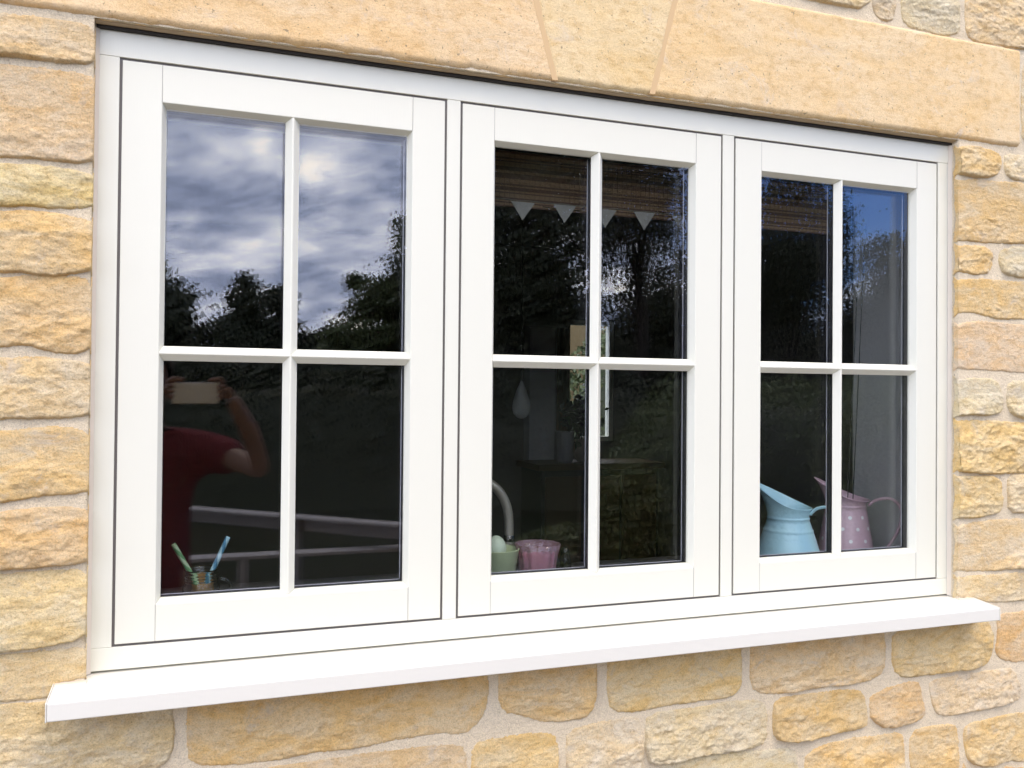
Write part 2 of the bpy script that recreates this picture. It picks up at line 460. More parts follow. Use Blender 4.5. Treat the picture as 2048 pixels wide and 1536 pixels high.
STONES = [
 ('c',[(-254,936),(-161,936),(-123,938),(-83,938),(-48,938),(-41,927),(-37,911),(-37,893),(-44,880),(-62,881),(-96,878),(-128,879),(-160,878),(-253,876)]),
 ('p',[(-253,859),(-160,862),(-102,862),(-49,864),(-37,854),(-37,812),(-39,777),(-36,748),(-42,734),(-74,731),(-120,732),(-158,730),(-251,728)]),
 ('o',[(-251,713),(-158,715),(-107,719),(-60,715),(-36,710),(-35,680),(-38,666),(-80,660),(-125,662),(-157,658),(-250,654)]),
 ('o',[(-250,644),(-157,646),(-112,652),(-59,646),(-36,639),(-34,599),(-36,572),(-52,567),(-98,559),(-137,564),(-156,562),(-248,562)]),
 ('o',[(-248,550),(-156,550),(-117,556),(-72,557),(-37,552),(-35,501),(-36,457),(-57,443),(-90,448),(-122,459),(-154,453),(-247,452)]),
 ('c',[(-247,435),(-154,433),(-109,436),(-63,431),(-36,425),(-34,390),(-35,358),(-55,351),(-102,350),(-153,349),(-245,347)]),
 ('o',[(-245,321),(-152,325),(-114,332),(-68,334),(-36,321),(-34,278),(-35,242),(-60,236),(-84,238),(-113,233),(-151,228),(-244,226)]),
 ('o',[(-243,206),(-151,208),(-112,213),(-67,214),(-35,210),(-34,166),(-35,137),(-52,132),(-98,132),(-150,130),(-242,127)]),
 ('c',[(-242,115),(-150,119),(-98,121),(-38,120),(-36,77),(-36,32),(-51,21),(-90,14),(-123,13),(-148,11),(-240,14)]),
 ('c',[(-240,-2),(-148,1),(-97,3),(-36,5),(-34,-26),(-36,-37),(-80,-42),(-85,-62),(-109,-62),(-147,-62),(-239,-60)]),
 ('c',[(-239,-76),(-172,-68),(-109,-71),(-88,-71),(-50,-65),(67,-71),(83,-84),(85,-122),(84,-160),(70,-185),(20,-196),(-81,-193),(-183,-182),(-238,-174)]),
 ('o',[(108,-87),(199,-85),(356,-82),(525,-82),(584,-79),(593,-93),(596,-141),(584,-174),(553,-196),(509,-187),(457,-189),(357,-194),(293,-192),(246,-197),(170,-196),(115,-187),(106,-155)]),
 ('o',[(618,-91),(672,-79),(758,-83),(801,-84),(804,-119),(798,-172),(781,-194),(730,-195),(706,-194),(663,-176),(626,-166),(618,-135)]),
 ('o',[(830,-85),(910,-79),(1039,-81),(1110,-82),(1115,-131),(1113,-174),(1090,-191),(1018,-191),(953,-190),(890,-196),(837,-189),(828,-148)]),
 ('p',[(1139,-90),(1247,-80),(1370,-83),(1460,-86),(1468,-134),(1463,-180),(1421,-194),(1320,-195),(1200,-196),(1147,-190),(1137,-152)]),
 ('o',[(1489,-93),(1607,-89),(1720,-87),(1753,-106),(1749,-171),(1720,-196),(1635,-195),(1567,-196),(1516,-197),(1486,-178)]),
 ('o',[(1777,-88),(1868,-88),(2088,-93),(2088,-212),(1898,-201),(1808,-192),(1772,-173),(1781,-130)]),
 ('p',[(126,-242),(122,-207),(215,-213),(341,-211),(474,-211),(549,-214),(557,-247),(554,-298),(441,-306)]),
 ('o',[(571,-219),(617,-212),(673,-214),(722,-217),(728,-244),(725,-297),(674,-312),(586,-307),(567,-266)]),
 ('g',[(750,-217),(809,-210),(872,-208),(894,-213),(899,-266),(895,-321),(840,-327),(760,-315),(746,-264)]),
 ('g',[(911,-205),(996,-206),(1085,-203),(1165,-208),(1174,-244),(1172,-288),(1131,-295),(1019,-292),(933,-299),(912,-288),(907,-249)]),
 ('o',[(1195,-209),(1272,-208),(1370,-209),(1412,-219),(1419,-263),(1414,-288),(1358,-288),(1296,-292),(1224,-293),(1196,-284),(1191,-246)]),
 ('o',[(1432,-229),(1486,-215),(1553,-210),(1564,-233),(1570,-275),(1554,-289),(1487,-297),(1458,-290),(1432,-273),(1428,-249)]),
 ('g',[(1586,-213),(1678,-210),(1778,-209),(1829,-212),(1844,-257),(1841,-279),(1764,-287),(1678,-289),(1615,-290),(1602,-274),(1591,-246)]),
 ('c',[(1874,-210),(1960,-211),(2121,-218),(2121,-304),(1976,-296),(1883,-290)]),
 ('g',[(922,-306),(1019,-299),(1154,-306),(1238,-311),(1248,-342),(1249,-411),(1020,-414),(918,-398)]),
 ('o',[(1270,-323),(1346,-311),(1448,-312),(1511,-313),(1519,-348),(1516,-410),(1448,-431),(1279,-415),(1263,-364)]),
 ('o',[(1535,-314),(1594,-311),(1652,-312),(1664,-334),(1667,-399),(1650,-423),(1554,-425),(1535,-381)]),
 ('o',[(1686,-318),(1764,-314),(1838,-312),(1960,-315),(1992,-387),(1960,-428),(1868,-421),(1808,-407),(1764,-418),(1699,-401),(1684,-358)]),
 ('o',[(1656,930),(1703,940),(1776,935),(1788,917),(1779,889),(1746,877),(1714,876),(1674,878),(1652,882),(1649,909)]),
 ('g',[(1802,934),(1866,934),(2022,935),(2022,889),(1866,880),(1808,882),(1796,907)]),
 ('o',[(1649,858),(1696,867),(1776,870),(1896,872),(2087,875),(2088,746),(1897,741),(1754,735),(1689,735),(1652,735),(1646,784)]),
 ('o',[(1644,715),(1696,723),(1753,718),(1759,694),(1750,668),(1725,662),(1675,666),(1644,667),(1641,692)]),
 ('g',[(1788,718),(1836,728),(1975,730),(1975,661),(1866,662),(1797,667),(1782,695)]),
 ('o',[(1644,641),(1718,650),(1836,649),(2006,646),(2007,571),(1851,570),(1776,567),(1740,574),(1690,578),(1647,574),(1641,611)]),
 ('c',[(1650,534),(1668,550),(1718,558),(1836,553),(2055,547),(2055,443),(1867,449),(1748,454),(1676,454),(1647,462),(1644,503)]),
 ('g',[(1647,426),(1704,431),(1777,430),(1789,402),(1792,362),(1755,354),(1690,357),(1650,353),(1642,390)]),
 ('g',[(1812,428),(1867,427),(1959,423),(1959,344),(1867,346),(1822,355),(1806,386)]),
 ('o',[(1645,336),(1719,340),(1852,333),(2055,328),(2055,220),(1867,225),(1763,226),(1676,232),(1648,243),(1642,288)]),
 ('o',[(1648,215),(1719,218),(1777,215),(1786,188),(1786,141),(1748,134),(1691,130),(1651,134),(1644,176)]),
 ('c',[(1813,218),(1867,216),(1991,210),(1991,129),(1867,135),(1816,138),(1810,181)]),
 ('c',[(1648,104),(1684,115),(1778,120),(1928,116),(2055,111),(2055,13),(1898,16),(1778,12),(1677,16),(1652,26),(1646,63)]),
 ('c',[(1646,-1),(1720,1),(1852,-1),(2023,-8),(2023,-67),(1868,-58),(1763,-59),(1706,-46),(1649,-34)]),
 ('c',[(1168,1202),(1240,1196),(1289,1194),(1422,1197),(1417,1276),(1239,1274),(1144,1237)]),
 ('g',[(1430,1257),(1480,1261),(1488,1225),(1483,1188),(1462,1180),(1436,1189),(1428,1215)]),
 ('g',[(1510,1270),(1575,1275),(1656,1278),(1665,1232),(1662,1186),(1631,1174),(1575,1177),(1514,1178),(1505,1217)]),
 ('c',[(1684,1290),(1775,1294),(2022,1312),(2022,1182),(1865,1178),(1760,1176),(1709,1175),(1688,1185),(1682,1234)]),
 ('c',[(1859,1159),(1927,1162),(2022,1168),(2022,964),(1927,959),(1854,960),(1847,1058)]),
]

rs = np.random.default_rng(21)
traced = [np.array(p) / 1000.0 for t, p in STONES]
for k, (t, p) in enumerate(STONES):
    P = traced[k]
    lo, hi = P.min(0), P.max(0)
    v, f = heightfield(P, .0022, 3.1 + k * 1.37, .0042 + rs.uniform(0, .0040), rs.uniform(.75, 1.1) * (.8 if lo[0] < 0 else 1))
    # nothing may bulge into the window opening
    if hi[0] < .2: v[:, 0] = np.where(v[:, 2] > OZ0, np.minimum(v[:, 0], OX0 + .0015), v[:, 0])
    if lo[0] > 1.6 and lo[1] > OZ0 - .02: v[:, 0] = np.maximum(v[:, 0], OX1 - .0025)
    o = qmesh('stone', v, f, M['stone'], wall, loc=((lo[0] + hi[0]) / 2, WALLY, (lo[1] + hi[1]) / 2))
    c = np.array(TONE[t]) * (1 + rs.normal(0, .04)) * (1 + rs.normal(0, .022, 3))
    o.color = (*np.clip(c, 0, .88), 1)

# stones beyond the edges of the traced area: coarser, joined into one part
def around(X, Z):
    d = np.full(X.shape, 1e9)
    for P in traced:
        lo, hi = P.min(0) - .03, P.max(0) + .03
        if lo[0] > X.max() or hi[0] < X.min() or lo[1] > Z.max() or hi[1] < Z.min(): continue
        d = np.minimum(d, -sdf_poly(X, Z, P) - .014)
    for (a, b, c_, e_) in ((OX0 - .02, OX1 + .02, OZ0 - .04, OZ1), (-.216, 1.836, .951, 1.169)):
        q = np.array([(a - .012, c_ - .012), (b + .012, c_ - .012), (b + .012, e_ + .012), (a - .012, e_ + .012)])
        d = np.minimum(d, -sdf_poly(X, Z, q))
    return d
vs, fs, off = [], [], 0
z = -1.20
while z < 2.6:
    hh = rs.uniform(.085, .155)
    x = -2.6 + rs.uniform(0, .2)
    while x < 5.0:
        ww = rs.uniform(.12, .42)
        a, b, c_, e_ = x + .008, x + ww - .008, z + .007, z + hh - .007
        inner = a > -.15 and b < 1.85 and c_ > -.16 and e_ < .95
        if not inner:
            j = lambda: rs.uniform(-.006, .006)
            q = [(a + j(), c_ + j()), ((a + b) / 2, c_ + j()), (b + j(), c_ + j()), (b + j(), e_ + j()), ((a + b) / 2, e_ + j()), (a + j(), e_ + j())]
            near = a < 2.4 and b > -.7 and c_ < 1.6 and e_ > -.8
            v, f = heightfield(q, .007 if near else .02, rs.uniform(0, 90), rs.uniform(.006, .011), 1.0, minus=around)
            if len(f):
                vs.append(v); fs.append(f + off); off += len(v)
        x += ww
    z += hh
sur = qmesh('surrounding_stones', np.concatenate(vs), np.concatenate(fs), M['stone'], wall)
sur.color = (.78, .55, .30, 1); sur['kind'] = 'stuff'

# mortar: undulating sheet with the opening cut out, and the reveal returned to the frame
def mortar():
    xs = np.concatenate([np.arange(-4, -.5, .25), np.arange(-.5, OX0, .006), [OX0], np.arange(OX0 + .006, OX1 - .002, .012), [OX1], np.arange(OX1 + .006, 2.2, .006), np.arange(2.2, 8, .3)])
    zs = np.concatenate([[-1.25], np.arange(-1.0, -.5, .25), np.arange(-.5, OZ0, .006), [OZ0], np.arange(OZ0 + .006, OZ1 - .002, .012), [OZ1], np.arange(OZ1 + .006, 1.4, .006), np.arange(1.4, 5, .3)])
    X, Z = np.meshgrid(xs, zs)
    h = mortar_h(X, Z)
    near = np.minimum(np.minimum(np.abs(X - OX0), np.abs(X - OX1)), 1)
    V = np.stack([X.ravel(), (WALLY - h).ravel(), Z.ravel()], 1)
    J, I = np.meshgrid(np.arange(len(zs) - 1), np.arange(len(xs) - 1), indexing='ij')
    xm = (xs[:-1] + xs[1:])[I] / 2; zm = (zs[:-1] + zs[1:])[J] / 2
    k = ~((xm > OX0) & (xm < OX1) & (zm > OZ0) & (zm < OZ1))
    j, i = J[k], I[k]; n = len(xs)
    F = np.stack([j * n + i, j * n + i + 1, (j + 1) * n + i + 1, (j + 1) * n + i], 1)
    # reveal strips back to y = .09
    def strip(ids):
        nonlocal V, F
        b = len(V); w_ = V[ids].copy(); w_[:, 1] = .09
        V = np.concatenate([V, w_])
        m_ = len(ids)
        F = np.concatenate([F, np.array([(ids[q], ids[q + 1], b + q + 1, b + q) for q in range(m_ - 1)])])
    ix0, ix1 = int(np.argmin(abs(xs - OX0))), int(np.argmin(abs(xs - OX1)))
    jz0, jz1 = int(np.argmin(abs(zs - OZ0))), int(np.argmin(abs(zs - OZ1)))
    strip([j * n + ix0 for j in range(jz0, jz1 + 1)]); strip([j * n + ix1 for j in range(jz0, jz1 + 1)])
    strip([jz0 * n + i for i in range(ix0, ix1 + 1)]); strip([jz1 * n + i for i in range(ix0, ix1 + 1)])
    return qmesh('mortar', V, F, M['mortar'], wall)
mortar()

# ------------------------------------------------------------------ lintel
lintel = empty('stone_lintel', (.81, -.03, .951), 'smooth sawn limestone lintel in three blocks with slanted joints above the window', 'lintel')
def lintel_block(xb0, xt0, xb1, xt1, seed):
    z0, z1, step = .951, 1.169, .004
    nz_ = int((z1 - z0) / step) + 1; nx_ = int((max(xb1, xt1) - min(xb0, xt0)) / step) + 1
    T, S = np.meshgrid(np.linspace(0, 1, nz_), np.linspace(0, 1, nx_), indexing='ij')
    # worn arrises: the outermost rows wobble and roll back
    Z = z0 + (z1 - z0) * T
    XL = xb0 + (xt0 - xb0) * T; XR = xb1 + (xt1 - xb1) * T
    X = XL + (XR - XL) * S
    db = np.minimum(Z - z0, z1 - Z); dx = np.minimum(X - XL, XR - X); d = np.minimum(db, dx)
    chip = np.maximum(fbm(X * 14, Z * 14, 0 * X + seed, 5) * 1.2 - .12, 0) * .020 * np.clip(1 - (Z - z0) / .014, 0, 1)
    y = -.0295 + np.maximum(0, .0035 - db) * 1.0 + np.maximum(0, .0020 - dx) * .5 + np.maximum(0, .0075 - (Z - z0)) * .95 * (1 + 2.2 * fbm(X * 40, Z * 0, 0 * X + seed, 4)) + chip + fbm(X * 6, Z * 10, 0 * X + seed, 3) * .0025 - fbm(X * 60, Z * 60, 0 * X + seed, 3) * .0007
    Z = Z + np.where(T == 0, fbm(X * 22, 0 * X, 0 * X + seed + 9, 4) * .0035, 0)
    V = np.stack([X.ravel(), y.ravel(), Z.ravel()], 1)
    n = nx_
    J, I = np.meshgrid(np.arange(nz_ - 1), np.arange(nx_ - 1), indexing='ij'); j, i = J.ravel(), I.ravel()
    F = np.stack([j * n + i, j * n + i + 1, (j + 1) * n + i + 1, (j + 1) * n + i], 1)
    # returns: underside, top and ends go back .1 m
    ring = [list(range(0, n)), [j * n + n - 1 for j in range(nz_)], [(nz_ - 1) * n + i for i in range(n - 1, -1, -1)], [j * n for j in range(nz_ - 1, -1, -1)]]
    for ids in ring:
        b = len(V); w_ = V[ids].copy(); w_[:, 1] = .10; 
        if ids is ring[0]: w_[:, 2] = z0
        V = np.concatenate([V, w_]); F = np.concatenate([F, np.array([(ids[q], b + q, b + q + 1, ids[q + 1]) for q in range(len(ids) - 1)])])
    o = qmesh('lintel_block', V, F, M['ashlar'], lintel, loc=((xb0 + xb1) / 2, -.03, 1.06))
    o.data.set_sharp_from_angle(angle=R(60))
    o.color = (.735 + .01 * (seed % 3), .540 + .005 * (seed % 5), .320, 1)
    return o
sl, sr = -.272, .262
jw = .0040
hh = 1.169 - .951
lintel_block(-.216, -.216, .711 - jw, .711 - jw + sl * hh, 11)
lintel_block(.711 + jw, .711 + jw + sl * hh, .9075 - jw, .9075 - jw + sr * hh, 24)
lintel_block(.9075 + jw, .9075 + jw + sr * hh, 1.836, 1.836, 37)
jm = MB()
for xb, s in ((.711, sl), (.9075, sr)):
    jm.add([(xb - .006, -.0291, .953), (xb + .006, -.0291, .953), (xb + .006 + s * hh, -.0291, 1.169), (xb - .006 + s * hh, -.0291, 1.169),
            (xb - .006, .05, .953), (xb + .006, .05, .953), (xb + .006 + s * hh, .05, 1.169), (xb - .006 + s * hh, .05, 1.169)],
           [(0, 1, 2, 3), (0, 4, 5, 1), (3, 2, 6, 7)])
jmo = jm.build('joint_mortar', mat('lintel_joint', (.64, .42, .22), .95), lintel)
# dark strip painting in the gap's shadow, and ragged mortar fillet under the lintel, above the frame head
ff = MB()
n_ = 240
xs_ = np.linspace(OX0, OX1, n_)
zz = .9485 + fbm(xs_ * 18, xs_ * 0 + 3, xs_ * 0 + 5, 4) * .0028
yy = -.0145 + fbm(xs_ * 30, xs_ * 0 + 1, xs_ * 0 + 2, 4) * .004
for i in range(n_ - 1):
    ff.add([(xs_[i], yy[i], zz[i]), (xs_[i + 1], yy[i + 1], zz[i + 1]), (xs_[i + 1], yy[i + 1] - .002, .9515), (xs_[i], yy[i] - .002, .9515),
            (xs_[i], .03, zz[i]), (xs_[i + 1], .03, zz[i + 1])], [(0, 1, 2, 3), (0, 4, 5, 1)])
ff.build('mortar_fillet', mat('old_mortar', (.46, .34, .22), .95), lintel, smooth=True)
gsh = MB().box((OX0 + .001, -.006, .9435), (OX1 - .001, .02, .9482))
gsh.build('gap_shadow', mat('gap_shadow', (.03, .024, .02), .8), lintel)

# ------------------------------------------------------------------ window
win = empty('casement_window', (.812, 0, -.04), 'white three-casement flush window with glazing bars set in the honey stone wall', 'window')
FD = .070
G = .0042         # gap round every sash
FX0, FX1, FZ0, FZ1 = -.0335, 1.6585, -.0385, .9435
SASH = [(0.0, .5153), (.5479, 1.0778), (1.1118, 1.6260)]
GL = [(.0630, .4525), (.6125, 1.0155), (1.1780, 1.5655)]
SZ0, SZ1 = 0.0, .9
GZ0, GZ1 = .0630, .8355
# outer frame: jambs between head and bottom rail, mullions between those
def fbar(name, a, b):
    m = MB().box(a, b)
    return m.build(name, M['white'], win, bevel=.0008)
fbar('frame_head', (FX0, 0, SZ1 + G - .0), (FX1, FD, FZ1))
fbar('frame_rail', (FX0, 0, FZ0), (FX1, FD, SZ0 - G))
fbar('frame_jamb', (FX0, .0002, SZ0 - G + .0003), (SASH[0][0] - G, FD, SZ1 + G - .0003))
fbar('frame_jamb', (SASH[2][1] + G, .0002, SZ0 - G + .0003), (FX1, FD, SZ1 + G - .0003))
for k in (0, 1):
    fbar('mullion', (SASH[k][1] + G, .0002, SZ0 - G + .0003), (SASH[k + 1][0] - G, FD, SZ1 + G - .0003))
# dark seals recessed in the gap round each sash
for k in range(3):
    x0, x1 = SASH[k]; s = MB()
    g2 = G + .0005
    for a, b in (((x0 - g2, .0035, SZ0 - g2), (x0 + .004, .0095, SZ1 + g2)), ((x1 - .004, .0035, SZ0 - g2), (x1 + g2, .0095, SZ1 + g2)),
                 ((x0 + .004, .0035, SZ0 - g2), (x1 - .004, .0095, SZ0 + .004)), ((x0 + .004, .0035, SZ1 - .004), (x1 - .004, .0095, SZ1 + g2))):
        s.box(a, b)
    s.build('seal', M['seal'], win)
BD = .014        # depth of glass behind the face
BW = .0058       # width of the splayed edge
for k in range(3):
    x0, x1 = SASH[k]; a, b = GL[k]; zc = .4485; xc = (a + b) / 2
    s = MB()
    SD = .052
    # stile sections (x,y), rails (y,z) mitred at the splay
    def stile(xo, xi, d):      # d=+1: glass to the right
        e = xi - d * BW
        prof = [(xo, 0), (e, 0), (xi, BD), (xi + d * .001, BD + .002), (xi + d * .001, .0348), (xi - d * .011, .0350), (xi - d * .013, SD), (xo, SD)]
        top = lambda p: SZ1 if True else 0
        return prof
    for xo, xi, d in ((x0, a, 1), (x1, b, -1)):
        pr = stile(xo, xi, d)
        if d < 0: pr = pr[::-1]
        s.prism(pr, 'z', SZ0, SZ1)
    for zo, zi, d in ((SZ1, GZ1, -1), (SZ0, GZ0, 1)):
        e = zi - d * BW
        pr = [(0.00012, zo), (0.00012, e), (BD, zi), (BD + .002, zi + d * .001), (.0346, zi + d * .001), (.0352, zi - d * .011), (SD - .0002, zi - d * .013), (SD - .0002, zo)]
        off = lambda p, zi=zi, d=d: max(0.0, min(1.0, (abs(p[1] - zi) / BW) if p[0] <= BD else 0)) * 0
        def le(p, d=d, e=e): return (a - BW + .0002) if abs(p[1] - e) < 1e-6 or p[0] < .001 or p[0] > .045 else a - .0001
        def re(p, d=d, e=e): return (b + BW - .0002) if abs(p[1] - e) < 1e-6 or p[0] < .001 or p[0] > .045 else b + .0001
        if d > 0: pr = pr[::-1]
        s.prism(pr, 'x', le, re)
    so_ = s.build('sash', M['white'], win, bevel=.0009)
    # hairline joints where rails butt the stiles
    jl = MB()
    for zz0, zz1 in ((SZ0, GZ0 - BW), (GZ1 + BW, SZ1)):
        for xx in (a - BW, b + BW):
            jl.box((xx - .00030, -.00012, zz0 + .0006), (xx + .00030, .001, zz1 - .0002))
    jl.build('joint_line', M['joint'], so_)
    # glazing bars (vertical, then horizontal in two halves meeting on a mitre)
    hw = .0118
    fl = .0012
    v1 = MB()
    pr = [(xc - hw, BD - .0004), (xc - fl, .0004), (xc + fl, .0004), (xc + hw, BD - .0004)]
    v1.prism(pr, 'z', lambda p: GZ0 - BW * (1 if p[1] < .005 else 0) + .0002, lambda p: GZ1 + BW * (1 if p[1] < .005 else 0) - .0002)
    v1.build('glazing_bar', M['white'], so_, bevel=.0007)
    for (e0, e1, s0, s1) in ((a, xc, -1, 1), (xc, b, 1, -1)):
        h1 = MB()
        pr = [(BD - .0003, zc - hw), (BD - .0003, zc + hw), (.0002, zc + fl), (.0002, zc - fl)]
        if e0 == a:
            A = lambda p: a - (BW - .0002 if p[0] < .005 else 0)
            B = lambda p: xc - (hw if p[0] > .005 else fl)
        else:
            A = lambda p: xc + (hw if p[0] > .005 else fl)
            B = lambda p: b + (BW - .0002 if p[0] < .005 else 0)
        h1.prism(pr, 'x', A, B)
        h1.build('glazing_bar', M['white'], so_, bevel=.0005)
    # spacers: black with a thin bright room-side edge
    sp = MB()
    Y0, Y1 = .0186, .0345
    def ringbox(xa, xb, za, zb, mi=0):
        sp.box((xa, Y0, za), (xb, Y1, zb), 0)
        sp.box((xa - .0001, Y1 + .0001, za - .0001), (xb + .0001, Y1 + .0009, zb + .0001), 1)
    w = .0035
    sp.box((a - .002, Y0, GZ0 - .002), (a + .001, Y1, GZ1 + .002)); sp.box((b - .0012, Y0, GZ0 - .002), (b + .002, Y1, GZ1 + .002))
    sp.box((a + .001, Y0, GZ0 - .002), (b - .0012, Y1, GZ0 + .0012)); sp.box((a + .001, Y0, GZ1 - .001), (b - .0012, Y1, GZ1 + .002))
    sp.box((xc - .0085, Y0, GZ0 + .0012), (xc + .0085, Y1, GZ1 - .001)); 
    sp.box((a + .001, Y0 + .0003, zc - .0085), (xc - .0085, Y1 - .0003, zc + .0085)); sp.box((xc + .0085, Y0 + .0003, zc - .0085), (b - .0012, Y1 - .0003, zc + .0085))
    # bright edges
    for xx in (xc - .0100, b - .0026):
        sp.box((xx, Y1 - .0012, GZ0 + .0012), (xx + .0014, Y1 - .0002, GZ1 - .001), 1)
    sp.box((a + .001, Y1 - .0012, GZ0 + .0013), (b - .0012, Y1 - .0002, GZ0 + .0024), 1)
    sp.build('spacer', [M['spacer'], M['alu']], so_)
    # glass: every light is a sealed double unit, the room-side sheet bowed a hair out of parallel
    for (xa, xb) in ((a - .0015, xc), (xc, b + .0015)):
        for (za, zb) in ((GZ0 - .0015, zc), (zc, GZ1 + .0015)):
            g = MB()
            g.box((xa + .0001, BD + .0002, za + .0001), (xb - .0001, BD + .0042, zb - .0001))
            t1 = math.tan(R(.16)); nb = len(g.v)
            g.box((xa + .0001, .0349, za + .0001), (xb - .0001, .0389, zb - .0001))
            g.v[nb:] = [(x, y + (x - (xa + xb) / 2) * t1 + (z - (za + zb) / 2) * .0012, z) for x, y, z in g.v[nb:]]
            g.build('pane', M['glass'], so_)
# sealant beads
sb = MB()
for xx, dx in ((FX0, -1), (FX1, 1)):
    n_ = 90; zs_ = np.linspace(FZ0 - .003, .951, n_)
    wob = fbm(zs_ * 20, zs_ * 0 + 7 * dx, zs_ * 0, 3) * .0016
    for i in range(n_ - 1):
        p = lambda q: [(xx - dx * .0012, -.0004, zs_[q]), (xx + dx * .0022, -.0032 + wob[q], zs_[q]), (xx + dx * .0075, -.0075 + wob[q] * 2, zs_[q])]
        A, B = p(i), p(i + 1)
        fs_ = [(0, 1, 4, 3), (1, 2, 5, 4)]
        if dx < 0: fs_ = [q[::-1] for q in fs_]
        sb.add(A + B, fs_)
sb.build('sealant_bead', M['sealant'], win, smooth=True)
# projecting sill with end caps
prof = [(.02, -.0405), (-.0882, -.0510), (-.0902, -.0524), (-.0908, -.0765), (-.0895, -.0778), (-.0850, -.0778), (-.0840, -.0700), (.02, -.0700)]
sl_ = MB().prism(prof, 'x', -.0785, 1.7065)
sill = sl_.build('sill', M['sillwhite'], win, bevel=.0010)
for xa, xb in ((-.0803, -.0787), (1.7067, 1.7083)):
    pc = [(y * 1.0 + (-.0006 if y < -.05 else 0), z + (.0007 if z > -.06 else -.0006)) for y, z in prof]
    MB().prism(pc, 'x', xa, xb).build('end_cap', M['sillwhite'], sill, bevel=.0004)
# sealant where sill horns meet the stone
hb = MB()
for xa, xb in ((-.078, -.034), (1.660, 1.704)):
    hb.box((xa, -.034, -.0478), (xb, -.020, -.0435))
hb.build('sealant_bead', M['sealant'], win, bevel=.0015)

# ------------------------------------------------------------------ room
def setting(name, mb, m, **kw):
    o = mb.build(name, m, None, **kw); o['kind'] = 'structure'; return o
RX0, RX1, RY1, RZ0, RZ1 = -1.2, 3.3, 3.5, -1.1, 1.30
IY = .30
s = MB()   # inner reveals of the opening: sides and head in pale plaster
IX0, IX1, IZ0, IZ1 = -.02, 1.668, .012, .90
s.box((IX1, .072, IZ0 - .05), (IX1 + .015, IY, IZ1 + .02)); s.box((IX0 - .015, .072, IZ0 - .05), (IX0, IY, IZ1 + .02)); s.box((IX0, .072, IZ1), (IX1, IY, IZ1 + .02))
setting('window_reveal', s, M['plaster'])
s = MB()   # room-side face of the outer wall, round the opening
s.box((RX0, IY, RZ0), (IX0 - .015, IY + .02, RZ1)); s.box((IX1 + .015, IY, RZ0), (RX1, IY + .02, RZ1))
s.box((IX0 - .015, IY, IZ1 + .02), (IX1 + .015, IY + .02, RZ1)); s.box((IX0 - .015, IY, RZ0), (IX1 + .015, IY + .02, IZ0 - .04))
setting('inner_wall', s, M['plaster'])
s = MB().box((-.06, .071, IZ0 - .022), (1.72, .335, IZ0)); bd = s.build('window_board', mat('board_slate', (.05, .047, .05), .35), None, bevel=.003)
tag(bd, 'dark window board inside the window carrying the jugs and tumblers', 'window sill')
setting('ceiling', MB().box((RX0, .32, RZ1), (RX1, RY1, RZ1 + .05)), M['gloomwall'])
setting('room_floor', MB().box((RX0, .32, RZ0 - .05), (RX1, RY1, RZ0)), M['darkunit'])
setting('side_wall', MB().box((RX0 - .05, .32, RZ0), (RX0, RY1, RZ1)), M['gloomwall'])
setting('side_wall', MB().box((RX1, .32, RZ0), (RX1 + .05, RY1, RZ1)), M['gloomwall'])
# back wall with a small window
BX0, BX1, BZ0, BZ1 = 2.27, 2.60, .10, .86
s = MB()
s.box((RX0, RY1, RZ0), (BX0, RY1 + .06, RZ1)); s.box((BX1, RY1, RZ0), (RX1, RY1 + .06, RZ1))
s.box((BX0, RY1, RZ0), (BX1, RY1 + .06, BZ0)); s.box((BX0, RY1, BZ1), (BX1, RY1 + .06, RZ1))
setting('back_wall', s, M['gloomwall'])
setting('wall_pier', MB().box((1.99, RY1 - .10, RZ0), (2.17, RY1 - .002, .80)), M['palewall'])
fw = empty('far_window', (2.43, 3.53, BZ0), 'small white-framed window at the back of the dark room', 'window')
f = MB()
f.box((BX0, 3.505, BZ0), (BX0 + .03, 3.56, BZ1)); f.box((BX1 - .03, 3.505, BZ0), (BX1, 3.56, BZ1))
f.box((BX0 + .03, 3.505, BZ0), (BX1 - .03, 3.56, BZ0 + .03)); f.box((BX0 + .03, 3.505, BZ1 - .03), (BX1 - .03, 3.56, BZ1))
fo = f.build('frame', M['white'], fw, bevel=.002)
MB().box((BX0 + .03, 3.52, .598), (BX1 - .03, 3.54, .612)).build('glazing_bar', M['white'], fw, bevel=.002)
MB().box((BX0 + .03, 3.528, BZ0 + .03), (BX1 - .03, 3.532, BZ1 - .03)).build('pane', M['glass'], fw)
cu = MB()
xs_ = np.linspace(2.155, 2.255, 26)
for i in range(25):
    ya, yb = 3.40 + .012 * math.sin(i * 1.1), 3.40 + .012 * math.sin((i + 1) * 1.1)
    cu.box((xs_[i], min(ya, yb), -.2), (xs_[i + 1] - .0002, max(ya, yb) + .006, .80))
co = cu.build('curtain', M['curtain'], None); tag(co, 'rust brown curtain hanging left of the small far window', 'curtain')
# dark unit and shelf in front of the far window
sh = empty('sideboard', (2.3, 3.2, -1.1), 'low brown wooden sideboard under the small far window', 'sideboard')
MB().box((1.90, 3.02, -.035), (2.70, 3.38, 0.0)).build('top', M['woodsh'], sh, bevel=.004)
MB().box((1.93, 3.05, -1.1), (2.67, 3.37, -.036)).build('carcass', M['darkunit'], sh, bevel=.004)
for i in range(3):
    MB().box((1.95 + i * .24, 3.035, -.98), (2.17 + i * .24, 3.049, -.07)).build('door', M['woodsh'], sh, bevel=.003)
